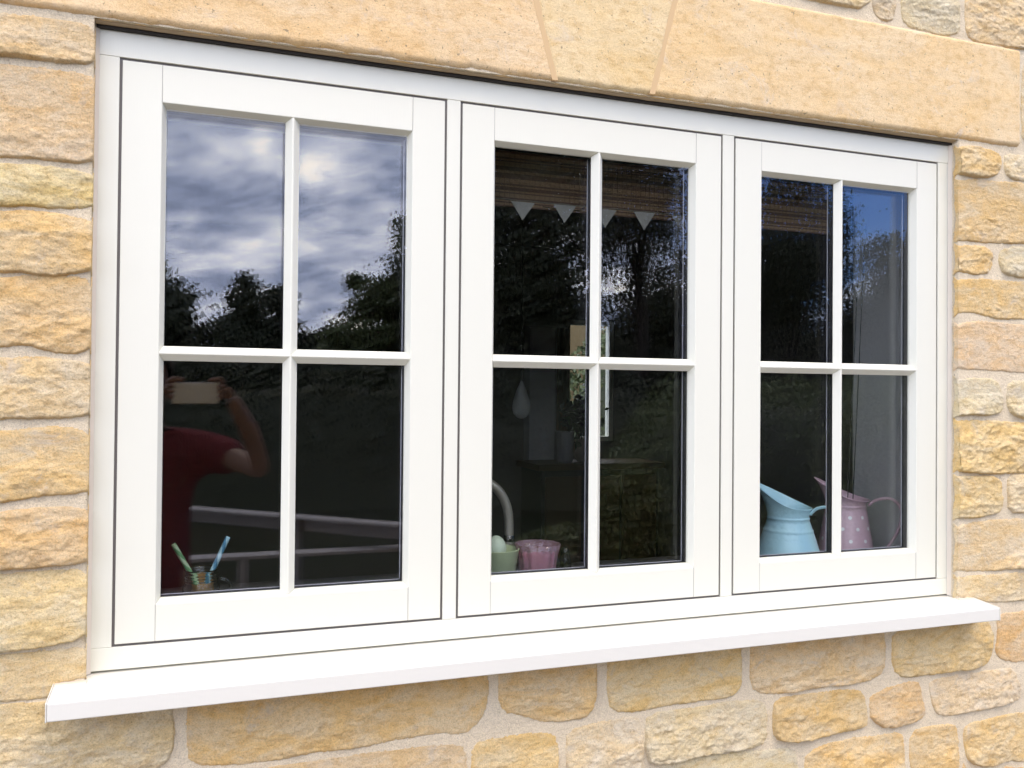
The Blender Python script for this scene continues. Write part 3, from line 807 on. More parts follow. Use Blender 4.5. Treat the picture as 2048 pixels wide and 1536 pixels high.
# vase with a plant
vs_ = empty('plant_vase', (2.235, 3.15, 0), 'round stone-coloured vase holding a dark leafy plant on the sideboard', 'vase')
MB().lathe([(.035, 0), (.055, .02), (.068, .06), (.062, .10), (.046, .125), (.050, .135), (.046, .135), (.04, .12)], (2.235, 3.15, 0.0005), 28).build('vase_body', mat('stoneware', (.42, .33, .27), .6), vs_, smooth=True)
def leaves(mb, n, sample, size, m=0, aspect=.45, droop=0.0, seed=0, rnd=True):
    r = np.random.default_rng(seed)
    c = sample(n, r)
    d = r.normal(size=(n, 3)); d[:, 2] -= droop; d /= np.linalg.norm(d, axis=1)[:, None]
    s = np.cross(d, r.normal(size=(n, 3))); s /= np.linalg.norm(s, axis=1)[:, None]
    L = size * r.uniform(.6, 1.35, n)[:, None]
    nrm = np.cross(d, s)
    a = c - d * L * .5; b = c + d * L * .5
    l = c + s * L * aspect * .5 + nrm * L * .06; q = c - s * L * aspect * .5 + nrm * L * .06
    V = np.stack([a, l, b, q], 1).reshape(-1, 3)
    return V, np.arange(n * 4).reshape(n, 4)
M['plantleaf'] = mat('house_plant', (.045, .075, .02), .5)
M['plantdark'] = mat('dark_petals', (.035, .018, .022), .5)
V, F = leaves(None, 170, lambda n, r: np.array([2.225, 3.15, .25]) + r.normal(size=(n, 3)) * [.05, .045, .055], .07, aspect=.4, seed=4)
qmesh('foliage', V, F, M['plantleaf'], vs_, smooth=False)
V, F = leaves(None, 60, lambda n, r: np.array([2.165, 3.12, .28]) + r.normal(size=(n, 3)) * [.035, .03, .05], .085, aspect=.5, seed=5)
qmesh('flower', V, F, M['plantdark'], vs_, smooth=False)
st = MB()
for i in range(9):
    a = i * .7
    st.tube([(2.235 + .01 * math.cos(a), 3.15 + .01 * math.sin(a), .06), (2.235 + .05 * math.cos(a) - .02, 3.15 + .04 * math.sin(a), .24)], .0025, 5)
st.build('stem', M['plantleaf'], vs_)
mg = empty('striped_pot', (2.10, 3.12, 0), 'small grey-white ribbed pot beside the vase on the sideboard', 'pot')
MB().lathe([(.040, 0), (.048, .02), (.052, .17), (.056, .18), (.050, .18), (.045, .03)], (2.10, 3.12, .0005), 48, rad=lambda a, k: 1 + .035 * math.cos(16 * a)).build('pot_body', mat('pot_grey', (.50, .47, .50), .5), mg, smooth=True)
# small pendant lamp
pl = empty('pendant_lamp', (1.225, 1.5, .30), 'white teardrop lamp hanging in the dark room', 'lamp')
MB().lathe([(.001, .105), (.007, .095), (.018, .070), (.030, .035), (.034, .010), (.030, -.015), (.016, -.030), (.001, -.034)], (1.225, 1.5, .335), 28, cap=False).build('lamp_shade', mat('opal', (.42, .42, .41), .5), pl, smooth=True)
MB().tube([(1.225, 1.5, .438), (1.225, 1.5, RZ1)], .0009, 6).build('cord', M['blackp'], pl)

# worktop and tap under the window
wk = tag(MB().box((-.9, .337, -.20), (2.6, .93, -.16)).build('worktop', mat('dark_stone', (.04, .035, .03), .3), None, bevel=.004),
         'dark kitchen worktop running below the window board', 'worktop')
tp = empty('kitchen_tap', (.79, .42, -.16), 'brushed swan-neck kitchen tap behind the green pot', 'tap')
pts = [(.645, .40, .02), (.642, .40, .08)] + [(.7135 - .0715 * math.cos(a), .40, .095 + .098 * math.sin(a)) for a in np.linspace(0, math.pi, 17)] + [(.7855, .40, .06), (.786, .40, -.16)]
MB().tube(pts, .0105, 18).build('spout', mat('brushed_steel', (.66, .60, .50), .42, metal=.75), tp, smooth=True)
MB().lathe([(.0125, 0), (.0125, .012), (.0115, .014)], (.786, .40, .055), 24, cap=False).build('collar', mat('dark_chrome', (.2, .18, .16), .2, metal=1.0), tp, smooth=True)
MB().lathe([(.026, 0), (.026, .02), (.012, .03)], (.786, .40, -.160), 24).build('tap_base', mat('chrome', (.7, .7, .7), .15, metal=1.0), tp, smooth=True)

# ------------------------------------------------------------------ things on the window board
BZ = IZ0
def jug(name, label, x, y, K, body, dots=False, rotz=0.0):
    """K: base_r, neck_r, neck_z, ridge_z (or None), rim_r, rim_z, tip_z, tip_r, handle scale"""
    base_r, neck_r, neck_z, ridge_z, rim_r, rim_z, tip_z, tip_r, hs = K
    e = empty(name, (x, y, BZ), label, 'jug')
    seg = 64
    rad = lambda z: base_r + (neck_r - base_r) * (z / neck_z) ** 1.15
    prof = [(base_r - .0015, 0), (base_r, .0018)] + [(rad(z), z) for z in np.linspace(.008, neck_z, 14)]
    if ridge_z:
        prof = [p for p in prof if abs(p[1] - ridge_z) > .006] + [(rad(ridge_z - .0022), ridge_z - .0022), (rad(ridge_z) + .0016, ridge_z), (rad(ridge_z + .0022), ridge_z + .0022)]
        prof.sort(key=lambda p: p[1])
    prof += [(neck_r + .0018, neck_z + .0016), (neck_r + .0018, neck_z + .0028), (neck_r - .0002, neck_z + .0044)]
    rows = [[(r * math.cos(2 * math.pi * i / seg), r * math.sin(2 * math.pi * i / seg), z) for i in range(seg)] for r, z in prof]
    top = []
    for i in range(seg):
        a = 2 * math.pi * i / seg; c = math.cos(a); t = (1 - c) / 2
        zt = rim_z + (tip_z - rim_z) * t ** 2.1
        rt = rim_r + (tip_r - rim_r) * t ** 1.8
        top.append((rt * c, (rim_r + .004 * math.sin(math.pi * t)) * math.sin(a) * (1 - .30 * t ** 3), zt))
    for k in range(1, 10):
        q = k / 9
        row = []
        for i in range(seg):
            a = 2 * math.pi * i / seg
            p0 = (neck_r * math.cos(a), neck_r * math.sin(a), neck_z + .0044); T_ = top[i]; fl = q ** 1.6
            row.append((p0[0] + (T_[0] - p0[0]) * fl, p0[1] + (T_[1] - p0[1]) * fl, p0[2] + (T_[2] - p0[2]) * q))
        rows.append(row)
    V = [p for r_ in rows for p in r_]; F = []
    for k in range(len(rows) - 1):
        for i in range(seg):
            F.append((k * seg + i, k * seg + (i + 1) % seg, (k + 1) * seg + (i + 1) % seg, (k + 1) * seg + i))
    F.append(tuple(range(seg - 1, -1, -1)))
    ca, sa = math.cos(rotz), math.sin(rotz)
    tf = lambda p: (x + p[0] * ca - p[1] * sa, y + p[0] * sa + p[1] * ca, BZ + .0005 + p[2])
    o = mobj('jug_body', [tf(p) for p in V], F, body, e, smooth=True, loc=(x, y, BZ))
    sm = o.modifiers.new('shell', 'SOLIDIFY'); sm.thickness = .0012; sm.offset = -1
    rim = MB(); rim.tube([tf(p) for p in rows[-1]] + [tf(rows[-1][0])], .0014, 8, cap=False)
    rim.build('rim', body, e, smooth=True)
    bx_ = np.array([rim_r - .003, rim_r + .014, rim_r + .046, rim_r + .067, rim_r + .061, rim_r + .040, rim_r + .024]) * 1.0
    bx_ = rim_r + (bx_ - rim_r) * hs
    bz_ = np.array([rim_z - .012, rim_z + .002, rim_z + .006, rim_z - .018, rim_z * .54, rim_z * .25, .010])
    hp = []
    for q in np.linspace(0, 1, 30):
        tt = q * 6; i0 = min(int(tt), 5); u = tt - i0
        def cr(B):
            p0, p1, p2, p3 = B[max(i0 - 1, 0)], B[i0], B[i0 + 1], B[min(i0 + 2, 6)]
            return .5 * ((2 * p1) + (-p0 + p2) * u + (2 * p0 - 5 * p1 + 4 * p2 - p3) * u * u + (-p0 + 3 * p1 - 3 * p2 + p3) * u ** 3)
        hp.append((cr(bx_), 0, cr(bz_)))
    MB().tube([tf(p) for p in hp], .0036, 10).build('handle', body, e, smooth=True)
    if dots:
        for row_, dz in enumerate((.020, .047, .074, .100)):
            for j in range(10):
                da = 2 * math.pi * j / 10 + (math.pi / 10 if row_ % 2 else 0) + .25
                n_ = 16; pv = []
                for i in range(n_):
                    b_ = 2 * math.pi * i / n_; zz_ = dz + .0042 * math.sin(b_); rr = rad(zz_) + .0004
                    aa = da + .0042 * math.cos(b_) / rr
                    pv.append(tf((rr * math.cos(aa), rr * math.sin(aa), zz_)))
                MB().add(pv, [tuple(range(n_))]).build('dot', M['dot'], e)
    return e
def enamel(n, c):
    m = mat(n, c, .22, .5); return m
M['blue'] = enamel('blue_enamel', (.42, .74, .84)); M['pink'] = enamel('pink_enamel', (.74, .47, .53)); M['dot'] = enamel('dot_white', (.90, .86, .86))
jug('enamel_jug', 'pale blue metal jug with slanted pouring lip, left of the pink jug', 1.352, .145, (.0765, .0445, .1060, .082, .0500, .1300, .1820, .0745, .78), M['blue'], rotz=R(-52))
jug('enamel_jug', 'dusty pink polka-dot metal jug with looped handle, right of the blue jug', 1.549, .190, (.0640, .0450, .1210, None, .0525, .1370, .1850, .0700, 1.0), M['pink'], dots=True, rotz=R(-44))

# pink fluted tumbler with candle wax
tb = empty('candle_tumbler', (.755, .150, BZ), 'pink fluted glass tumbler filled with candle wax', 'candle glass')
MB().lathe([(.0325, 0), (.034, .001), (.0375, .040), (.0410, .062), (.0455, .0800), (.0445, .0800), (.0400, .062), (.0365, .040), (.032, .004)], (.755, .150, BZ + .0005), 96,
           rad=lambda a, k: 1 + .028 * math.cos(14 * a)).build('tumbler', mat('pink_moulded_glass', (.93, .60, .70), .06, **{'Transmission Weight': .75, 'IOR': 1.45}), tb, smooth=True)
MB().lathe([(.0300, .004), (.0312, .006), (.0345, .040), (.0375, .0660), (.0370, .0672), (.001, .0672)], (.755, .150, BZ), 84, rad=lambda a, k: 1 + .030 * math.cos(14 * a)).build('wax', mat('pink_wax', (.86, .46, .55), .4), tb, smooth=True)
MB().tube([(.755, .150, BZ + .0670), (.756, .150, BZ + .075)], .0008, 6).build('wick', M['blackp'], tb)
# green pot with a pale egg in it
gp = empty('green_pot', (.668, .155, BZ), 'pale green tapered pot half hidden behind the left stile of the middle casement', 'pot')
MB().lathe([(.034, 0), (.036, .001), (.047, .072), (.0485, .074), (.0460, .074), (.034, .006)], (.668, .155, BZ + .0005), 48).build('pot_body', mat('green_glaze', (.56, .66, .42), .4), gp, smooth=True)
eg = MB().sphere((.6685, .150, BZ + .073), .020, 24, 14, sc=(1, 1, 1.35)).build('egg', mat('pale_mint', (.58, .70, .58), .4), None, smooth=True)
tag(eg, 'pale mint egg standing in the green pot', 'ornament')
# black gloss shakers
for i, (x, y) in enumerate(((.812, .20), (.850, .23))):
    e = MB().lathe([(.012, 0), (.0145, .003), (.0135, .028), (.009, .040), (.010, .045), (.006, .053), (.001, .055)], (x, y, BZ + .0005), 24).build('shaker', M['blackp'], None, smooth=True)
    tag(e, ('glossy black shaker nearest the pink tumbler', 'glossy black shaker farther right from the pink tumbler')[i], 'shaker')
# jam jar with straws
jr = empty('glass_jar', (.125, .150, BZ), 'small clear glass jar with threaded neck holding two straws', 'jar')
pr = [(.026, 0), (.0295, .003), (.031, .010), (.031, .038), (.0285, .044), (.0275, .046)]
for i in range(3): pr += [(.0285, .0485 + i * .005), (.0292, .0500 + i * .005), (.0280, .0518 + i * .005)]
pr += [(.0288, .0645), (.0292, .0665), (.0280, .0675), (.0262, .0665), (.0262, .046), (.0290, .036), (.0290, .008), (.022, .005)]
MB().lathe(pr, (.125, .150, BZ + .0005), 56).build('jar_body', M['realglass'], jr, smooth=True)
hp = [(.125 + .030 + .020 * math.sin(a) * 1.0, .145, BZ + .031 + .020 * math.cos(a)) for a in np.linspace(.0, math.pi, 14)]
MB().tube(hp, .0030, 10).build('jar_handle', M['realglass'], jr, smooth=True)
MB().lathe([(.016, 0), (.019, .002), (.0195, .018), (.018, .021), (.001, .021)], (.128, .162, BZ + .022), 24).build('candle', mat('amber_wax', (.55, .30, .14), .5), jr, smooth=True)
def straw(name, label, p0, p1, cA, cB):
    p0, p1 = Vector(p0), Vector(p1); L = (p1 - p0).length; n = 70; seg = 12; r = .0043
    q = (p1 - p0).to_track_quat('Z', 'Y')
    V, F, mi = [], [], []
    for k in range(n + 1):
        for i in range(seg):
            a = 2 * math.pi * i / seg - k * .17
            V.append(p0 + q @ Vector((r * math.cos(a), r * math.sin(a), L * k / n)))
    for k in range(n):
        for i in range(seg):
            F.append((k * seg + i, k * seg + (i + 1) % seg, (k + 1) * seg + (i + 1) % seg, (k + 1) * seg + i)); mi.append(0 if (i // 3) % 2 == 0 else 1)
    o = mobj(name, V, F, [cA, cB], None, smooth=True, loc=tuple(p0), mi=mi)
    sm = o.modifiers.new('shell', 'SOLIDIFY'); sm.thickness = .0004
    tag(o, label, 'straw')
straw('straw', 'green striped straw leaning left out of the glass jar', (.139, .150, BZ + .004), (.0790, .150, .125), mat('straw_green', (.09, .36, .17), .35), mat('straw_pale_green', (.42, .62, .42), .35))
straw('straw', 'blue striped straw leaning right out of the glass jar', (.117, .150, BZ + .004), (.1690, .150, .133), mat('straw_blue', (.05, .26, .42), .35), mat('straw_pale_blue', (.38, .66, .76), .35))
for i, (x, y, r, lb, c) in enumerate(((.088, .15, .009, 'pale round pebble left of the glass jar', (.55, .53, .50)), (.075, .17, .012, 'grey pebble in the lower left corner of the window', (.2, .18, .16)), (.196, .16, .010, 'pale shell-shaped pebble right of the glass jar', (.5, .48, .42)))):
    e = MB().sphere((x, y, BZ + r * .6), r, 16, 10, sc=(1.2, 1, .62)).build('pebble', mat('pebble%d' % i, c, .6), None, smooth=True); tag(e, lb, 'pebble')

# woven blind gathered at the head of the window
bl = empty('woven_blind', (.72, .12, .83), 'gathered brown woven reed blind across the head of the window', 'blind')
M['reedA'] = mat('reed_light', (.26, .150, .080), .7); M['reedB'] = mat('reed_dark', (.12, .055, .030), .7)
sm_ = MB(); rb = np.random.default_rng(5)
zz = .752; i = 0
while zz < .905:
    h_ = rb.uniform(.0018, .0034)
    yb = .118 + .007 * math.sin((zz - .752) * 90) + rb.uniform(-.0007, .0007)
    sm_.box((.56 + rb.uniform(0, .003), yb, zz), (1.447 + rb.uniform(-.003, .003), yb + .004, zz + h_ * .86), 0 if rb.random() > .42 else 1)
    zz += h_; i += 1
so2 = sm_.build('reeds', [M['reedA'], M['reedB']], bl); so2['kind'] = 'stuff'
tt = MB()
for x in np.arange(.57, 1.44, .0105): tt.box((x, .1085, .752), (x + .0006, .1092, .90))
tt.build('warp_threads', mat('thread', (.17, .09, .05), .8), bl)['kind'] = 'stuff'
MB().box((.556, .135, .83), (1.452, .165, .899)).build('headrail', M['woodsh'], bl, bevel=.002)
for dx, lb in ((0, 'left'), (.012, 'right')):
    c_ = MB(); pts = [(1.597 + dx * 1.3 - q * .034, .20, .80 - q * .66) for q in np.linspace(0, 1, 14)]
    c_.tube(pts, .0011, 6)
    o = c_.build('blind_cord', M['blackp'], bl)
cl = MB(); cl.tube([(.842, .112, .84), (.843, .112, .79), (.838, .111, .765), (.825, .110, .755), (.80, .110, .7535), (.745, .111, .756)], .0009, 6); cl.build('cord_loop', M['blackp'], bl)
# bunting
bn = empty('bunting', (.79, .108, .762), 'string of small white cloth pennants hanging from the blind', 'bunting')
for i in range(7):
    xc_ = .613 + i * .088; zt = .7615 - .0015 * (i % 2); zb = .7235 + .0015 * (i % 3)
    q = MB(); y = .103
    q.add([(xc_ - .0245, y, zt), (xc_ + .0245, y, zt), (xc_, y + .002, zb), (xc_ - .0245, y + .0012, zt), (xc_ + .0245, y + .0012, zt), (xc_, y + .0032, zb)],
          [(0, 2, 1), (3, 4, 5), (0, 1, 4, 3), (1, 2, 5, 4), (2, 0, 3, 5)])
    q.build('pennant', mat('pennant_cloth', (.27, .255, .225), .9) if i == 0 else bpy.data.materials['pennant_cloth'], bn)
MB().tube([(.58 + .01 * j, .1036, .7625 + .0006 * math.sin(j)) for j in range(62)], .0012, 6).build('string', mat('string', (.16, .13, .10), .9), bn)

# ------------------------------------------------------------------ behind the house (seen through the far window)
# ------------------------------------------------------------------ garden (seen mirrored in the glass)
GZ = -1.18
def ground_mat():
    m = mat('lawn', rough=.95, spec=.1); t, b = nodes(m)
    P = t.nodes.new('ShaderNodeNewGeometry').outputs['Position']
    a = noise(t, P, .6, 6, .65); g = noise(t, P, 24, 5, .75)
    c = mixc(t, ramp(t, a, [(.35, (0, 0, 0)), (.65, (1, 1, 1))]).outputs[0], (.020, .028, .012), (.036, .034, .018))
    c = mixc(t, 1.0, c, ramp(t, g, [(.25, (.5, .5, .5)), (.7, (1.3, 1.3, 1.3))]).outputs[0], 'MULTIPLY')
    t.links.new(c, b.inputs['Base Color']); bump(t, b, g, .05, .8)
    return m
n = 60; xs_ = np.linspace(-1, 1, n); xs_ = np.sign(xs_) * np.abs(xs_) ** 2.4 * 320
X, Y = np.meshgrid(xs_, xs_); Zg = GZ + fbm(X * .05, Y * .05, 0 * X, 3) * .5 * np.clip((np.abs(X) + np.abs(Y) - 14) / 40, 0, 1)
V = np.stack([X.ravel(), Y.ravel(), Zg.ravel()], 1)
J, I = np.meshgrid(np.arange(n - 1), np.arange(n - 1), indexing='ij'); j, i = J.ravel(), I.ravel()
g_ = qmesh('lawn', V, np.stack([j * n + i, j * n + i + 1, (j + 1) * n + i + 1, (j + 1) * n + i], 1), ground_mat(), None)
g_['kind'] = 'structure'
pv = setting('patio', MB().box((-3.5, -2.9, GZ + .004), (6.5, -.03, GZ + .05)), mat('patio_slabs', (.20, .17, .14), .9), bevel=.01)

def leafmat(name, c, c2):
    m = mat(name, c, .55, .35); t, b = nodes(m)
    oi = t.nodes.new('ShaderNodeNewGeometry')
    t.links.new(mixc(t, oi.outputs['Random Per Island'], c, c2), b.inputs['Base Color'])
    b.inputs['Transmission Weight'].default_value = 0
    return m
M['leafA'] = leafmat('leaf_dark', (.030, .040, .022), (.055, .065, .034))
M['leafB'] = leafmat('leaf_mid', (.060, .088, .036), (.115, .140, .055))
M['leafC'] = leafmat('leaf_yellow', (.075, .105, .04), (.14, .155, .06))
M['bark'] = mat('bark', (.045, .035, .028), .9)
def limb(mb, p0, p1, r0, r1, seg=7):
    p0, p1 = np.array(p0, float), np.array(p1, float)
    m_ = (p0 + p1) / 2 + rng.normal(size=3) * np.linalg.norm(p1 - p0) * .05
    mb.tube([p0, m_, p1], [r0, (r0 + r1) / 2, r1], seg)
def tree(name, label, x, y, top, rad, z0, n, size, leaf, seed, sparse=.35, shape=(1, 1, 1), weeping=False, group='trees mirrored in the panes', clusters=26, cone=False):
    r = np.random.default_rng(seed)
    e = empty(name, (x, y, GZ), label, 'tree', group)
    H = top - GZ
    tk = MB()
    zc_, hz = (top + z0) / 2, (top - z0) / 2
    C = []
    for k in range(clusters):
        u = r.normal(size=3); u /= np.linalg.norm(u); s = r.uniform(.35, .85) if not cone else r.uniform(.1, .8)
        q = u * s
        w_ = 1.0
        if cone:
            w_ = max(.12, (1 - (q[2] + 1) / 2) * 1.25)
        C.append((x + q[0] * rad * w_ * shape[0], y + q[1] * rad * w_, zc_ + q[2] * hz))
    C = np.array(C)
    tk.tube([(x, y, GZ - .05), (x + .05 * rad, y, GZ + H * .35), (x, y, GZ + H * .7), (x, y, top - hz * .25)], [.055 * rad + .05, .045 * rad + .03, .03 * rad + .01, .01], 10)
    for c in C[:18]:
        zz_ = GZ + (c[2] - GZ) * r.uniform(.45, .75)
        limb(tk, (x, y, zz_), c, .018 * rad + .008, .004)
    tk.build('trunk', M['bark'], e, smooth=True)
    cr = rad * sparse * r.uniform(.55, 1.35, len(C))
    def sample(nn, rr):
        k = rr.integers(0, len(C), nn)
        d = rr.normal(size=(nn, 3)); d /= np.linalg.norm(d, axis=1)[:, None]
        d *= (rr.uniform(.15, 1.1, nn) ** .6 * (1 + .45 * rr.exponential(.35, nn)))[:, None] * cr[k][:, None]
        d[:, 2] *= .8
        if cone: d[:, :2] *= np.clip((top - C[k][:, 2]) / (2 * hz) * 1.4, .25, 1)[:, None]
        return C[k] + d
    if weeping:
        # hanging strands of small leaves
        sV, sF, off_ = [], [], 0
        ns = n // 26
        starts = sample(ns, r)
        tw = MB()
        pts_all = []
        for s0 in starts:
            L = r.uniform(.35, 1.1); dx, dy = r.normal(0, .09, 2)
            tt_ = np.linspace(0, 1, 26)[:, None]
            pp = s0 + np.concatenate([dx * tt_ ** .7, dy * tt_ ** .7, -L * tt_], 1) + r.normal(0, .012, (26, 3))
            pts_all.append(pp)
            if len(tw.v) < 30000: tw.tube([pp[0], pp[12], pp[25]], [.004, .003, .0015], 3, cap=False)
        A = np.concatenate(pts_all)
        V, F = leaves(None, len(A), lambda nn, rr: A, size, aspect=.40, droop=.8, seed=seed)
        V2, F2 = leaves(None, n // 2, sample, size, aspect=.5, droop=.4, seed=seed + 100)
        V, F = np.concatenate([V, V2]), np.concatenate([F, F2 + len(V)])
        tw.build('twigs', M['bark'], e)['kind'] = 'stuff'
    else:
        V, F = leaves(None, n, sample, size, aspect=.62, droop=.3, seed=seed)
    c = qmesh('crown', V, F, leaf, e, smooth=False); 
    return e
tree('round_tree', 'dark round-headed tree at the far left of the skyline in the left panes', -1.25, -25, 4.15, 1.60, -.9, 15000, .20, M['leafA'], 1, .46)
tree('conifer', 'dark pointed conifer in the skyline of the upper left pane', 1.38, -24, 4.05, .74, -1.0, 22000, .13, M['leafA'], 2, .55, clusters=70)
tree('round_tree', 'low dark tree right beside the conifer', 2.50, -25.5, 3.75, .80, -.8, 12000, .17, M['leafA'], 3, .5)
tree('round_tree', 'bushy mid-green tree rising at the right of the upper left panes', 3.30, -15.5, 3.15, 1.0, -.5, 17000, .085, M['leafB'], 4, .34, clusters=38)
tree('round_tree', 'sparse-topped tree at the right edge of the left casement', 4.05, -15.0, 4.25, .85, .2, 13000, .075, M['leafB'], 5, .28, clusters=40)
tree('round_tree', 'large dense dark tree filling the mirror image of the middle casement', 5.0, -11.5, 6.8, 1.50, -.6, 42000, .10, M['leafA'], 6, .44, clusters=70)
tree('weeping_birch', 'sparse weeping birch with sky peeking through in the middle casement', 7.55, -12.3, 6.9, 1.35, 2.4, 17000, .075, M['leafA'], 7, .40, weeping=True, clusters=34)
tree('weeping_birch', 'weeping tree in front of the blue sky at the left of the right casement', 10.75, -12.3, 5.2, 1.25, 1.6, 16000, .085, M['leafA'], 8, .46, weeping=True, clusters=30)
tree('weeping_birch', 'drooping tree low in the blue pane of the right casement', 13.5, -12.2, 4.2, 1.6, .6, 34000, .085, M['leafA'], 9, .40, weeping=True, clusters=26)
tree('weeping_birch', 'drooping tree at the far right of the skyline', 15.4, -13.0, 5.0, 1.30, .4, 20000, .09, M['leafA'], 10, .40, weeping=True, clusters=26)
tree('round_tree', 'dense dark tree low behind the weeping trees', 9.4, -14.5, 3.5, 1.9, -.7, 16000, .10, M['leafA'], 11, .42, clusters=36)
tree('round_tree', 'dark tree low at the right behind the weeping trees', 12.4, -15.5, 3.75, 2.1, -.7, 20000, .10, M['leafA'], 12, .42, clusters=36)

def hedge(name, label, pts, h, d, n, size, leaf, seed, cat='hedge'):
    """leafy mass along a line: dark inner body and leaves on it"""
    r = np.random.default_rng(seed)
    pts = np.array(pts, float); e = empty(name, (pts[0][0], pts[0][1], GZ), label, cat)
    seg = np.linalg.norm(np.diff(pts, axis=0), axis=1); cum = np.concatenate([[0], np.cumsum(seg)]); L = cum[-1]
    def P(s): return np.stack([np.interp(s, cum, pts[:, 0]), np.interp(s, cum, pts[:, 1])], -1)
    def HH(s): return (.35 + .65 * np.sqrt(np.clip(np.minimum(s, L - s) / .7, 0, 1))) * h * (1 + .22 * fbm(s * .55, 0 * s + seed, 0 * s, 4) * 1.8)
    ns, nt = max(12, int(L / .25)), 12
    S, T = np.meshgrid(np.linspace(0, L, ns), np.linspace(0, math.pi, nt), indexing='ij')
    xy = P(S); tng = (P(np.minimum(S + .05, L)) - P(np.maximum(S - .05, 0))); tng /= np.linalg.norm(tng, axis=-1)[..., None] + 1e-9
    nr = np.stack([-tng[..., 1], tng[..., 0]], -1)
    rr = .84 + .25 * fbm(S * 1.3, T * 1.5, 0 * S + seed, 3)
    rr = rr * np.sqrt(np.clip(np.minimum(S, L - S) / .45, 0, 1))
    XY = xy + nr * (np.cos(T) * d * rr)[..., None]; Zh = GZ + np.sin(T) ** .6 * HH(S) * rr
    V = np.concatenate([XY, Zh[..., None]], -1).reshape(-1, 3)
    J, I = np.meshgrid(np.arange(ns - 1), np.arange(nt - 1), indexing='ij'); j, i = J.ravel(), I.ravel()
    qmesh('branches', V, np.stack([j * nt + i, (j + 1) * nt + i, (j + 1) * nt + i + 1, j * nt + i + 1], 1), M['leafA'], e)
    def sample(nn, g):
        s = g.uniform(0, L, nn); t = g.uniform(0, math.pi, nn)
        xy = P(s); tg = P(np.minimum(s + .05, L)) - P(np.maximum(s - .05, 0)); tg /= np.linalg.norm(tg, axis=-1)[:, None] + 1e-9
        q = g.uniform(.90, 1.05, nn) * (1 + .18 * fbm(s * 2, t * 3, 0 * s, 3))
        return np.stack([xy[:, 0] - tg[:, 1] * np.cos(t) * d * q, xy[:, 1] + tg[:, 0] * np.cos(t) * d * q, GZ + np.sin(t) ** .6 * HH(s) * q], 1)
    V, F = leaves(None, n, sample, size, aspect=.6, droop=.2, seed=seed)
    qmesh('foliage', V, F, leaf, e, smooth=False)
    return e
hedge('tall_hedge', 'tall dark hedge closing the garden far behind', [(-9, -27), (2, -27), (9, -23), (20, -19), (30, -14)], 3.45, 1.2, 46000, .20, M['leafA'], 31)
hedge('garden_hedge', 'dark clipped hedge across the garden behind the table', [(-4, -10.5), (3, -10.8), (6.5, -9.2)], 1.9, .6, 22000, .075, M['leafA'], 32)
hedge('shrub_border', 'loose green shrub border along the right side of the garden', [(4.6, -7.0), (8, -7.8), (12.5, -8.2), (18, -8)], 1.75, .7, 26000, .065, M['leafB'], 33, 'shrubs')
hedge('low_border', 'low leafy planting in front of the shrub border', [(1.9, -4.2), (4.2, -4.4), (7.5, -4.6)], .62, .45, 12000, .05, M['leafB'], 34, 'planting')
for i, (x, y, rr_, hh_, lf, lb) in enumerate(((6.9, -5.9, .62, 1.62, 'leafC', 'yellow-green shrub mirrored low in the right casement'), (8.4, -6.5, .7, 1.72, 'leafC', 'second yellow-green shrub farther right'),
                                               (3.0, -4.0, .32, 1.05, 'leafC', 'light green bush mirrored in the middle casement'), (4.2, -5.4, .6, 1.5, 'leafB', 'green bush left of the shrub border'))):
    e = empty('shrub', (x, y, GZ), lb, 'shrub', 'shrubs in the garden')
    def smp(nn, g, x=x, y=y, rr_=rr_, hh_=hh_):
        d = g.normal(size=(nn, 3)); d /= np.linalg.norm(d, axis=1)[:, None]; d *= (g.uniform(.3, 1, nn) ** .5)[:, None]
        d *= (1 + .35 * fbm(d[:, 0] * 2.2 + x, d[:, 1] * 2.2, d[:, 2] * 2.2, 3))[:, None]
        return np.array([x, y, GZ + hh_ * .55]) + d * [rr_, rr_, hh_ * .5]
    V, F = leaves(None, 5200, smp, .06, aspect=.5, droop=-.4, seed=50 + i); qmesh('foliage', V, F, M[lf], e, smooth=False)
    st = MB()
    for a in np.linspace(0, 6, 7): st.tube([(x, y, GZ - .03), (x + rr_ * .5 * math.cos(a), y + rr_ * .5 * math.sin(a), GZ + hh_ * .7)], .01, 5)
    st.build('stems', M['bark'], e)

# timber rail and low bench behind the photographer
M['timber'] = mat('grey_timber', (.33, .30, .29), .75)
def planks(root, cx, cy, ang):
    ra = R(ang)
    def tl(x, y, z): return (cx + x * math.cos(ra) - y * math.sin(ra), cy + x * math.sin(ra) + y * math.cos(ra), GZ + z)
    def plank(name, x0, y0, z0, x1, y1, z1):
        v = [tl(*p) for p in ((x0, y0, z0), (x1, y0, z0), (x1, y1, z0), (x0, y1, z0), (x0, y0, z1), (x1, y0, z1), (x1, y1, z1), (x0, y1, z1))]
        return MB().add(v, [(0, 3, 2, 1), (4, 5, 6, 7), (0, 1, 5, 4), (1, 2, 6, 5), (2, 3, 7, 6), (3, 0, 4, 7)]).build(name, M['timber'], root, bevel=.004)
    return plank
fe = empty('timber_rail', (.85, -5.2, GZ), 'low weathered timber rail running askew behind the person in the red T-shirt', 'rail')
pk = planks(fe, .85, -5.2, 44)
pk('top_board', -1.3, -.055, .625, 1.3, .055, .650); pk('top_board', -1.3, .075, .640, 1.3, .135, .662); pk('side_board', -1.3, -.045, .53, 1.3, -.02, .618)
for q in (-1.2, 0.0, 1.2): pk('post', q - .03, -.015, 0, q + .03, .045, .624)
be = empty('timber_bench', (1.0, -4.65, GZ), 'low narrow timber bench standing parallel to the house wall', 'bench')
pk = planks(be, 1.05, -4.65, 0)
pk('seat_plank', -1.0, -.075, .450, 1.0, -.005, .475); pk('seat_plank', -1.0, .005, .450, 1.0, .075, .475)
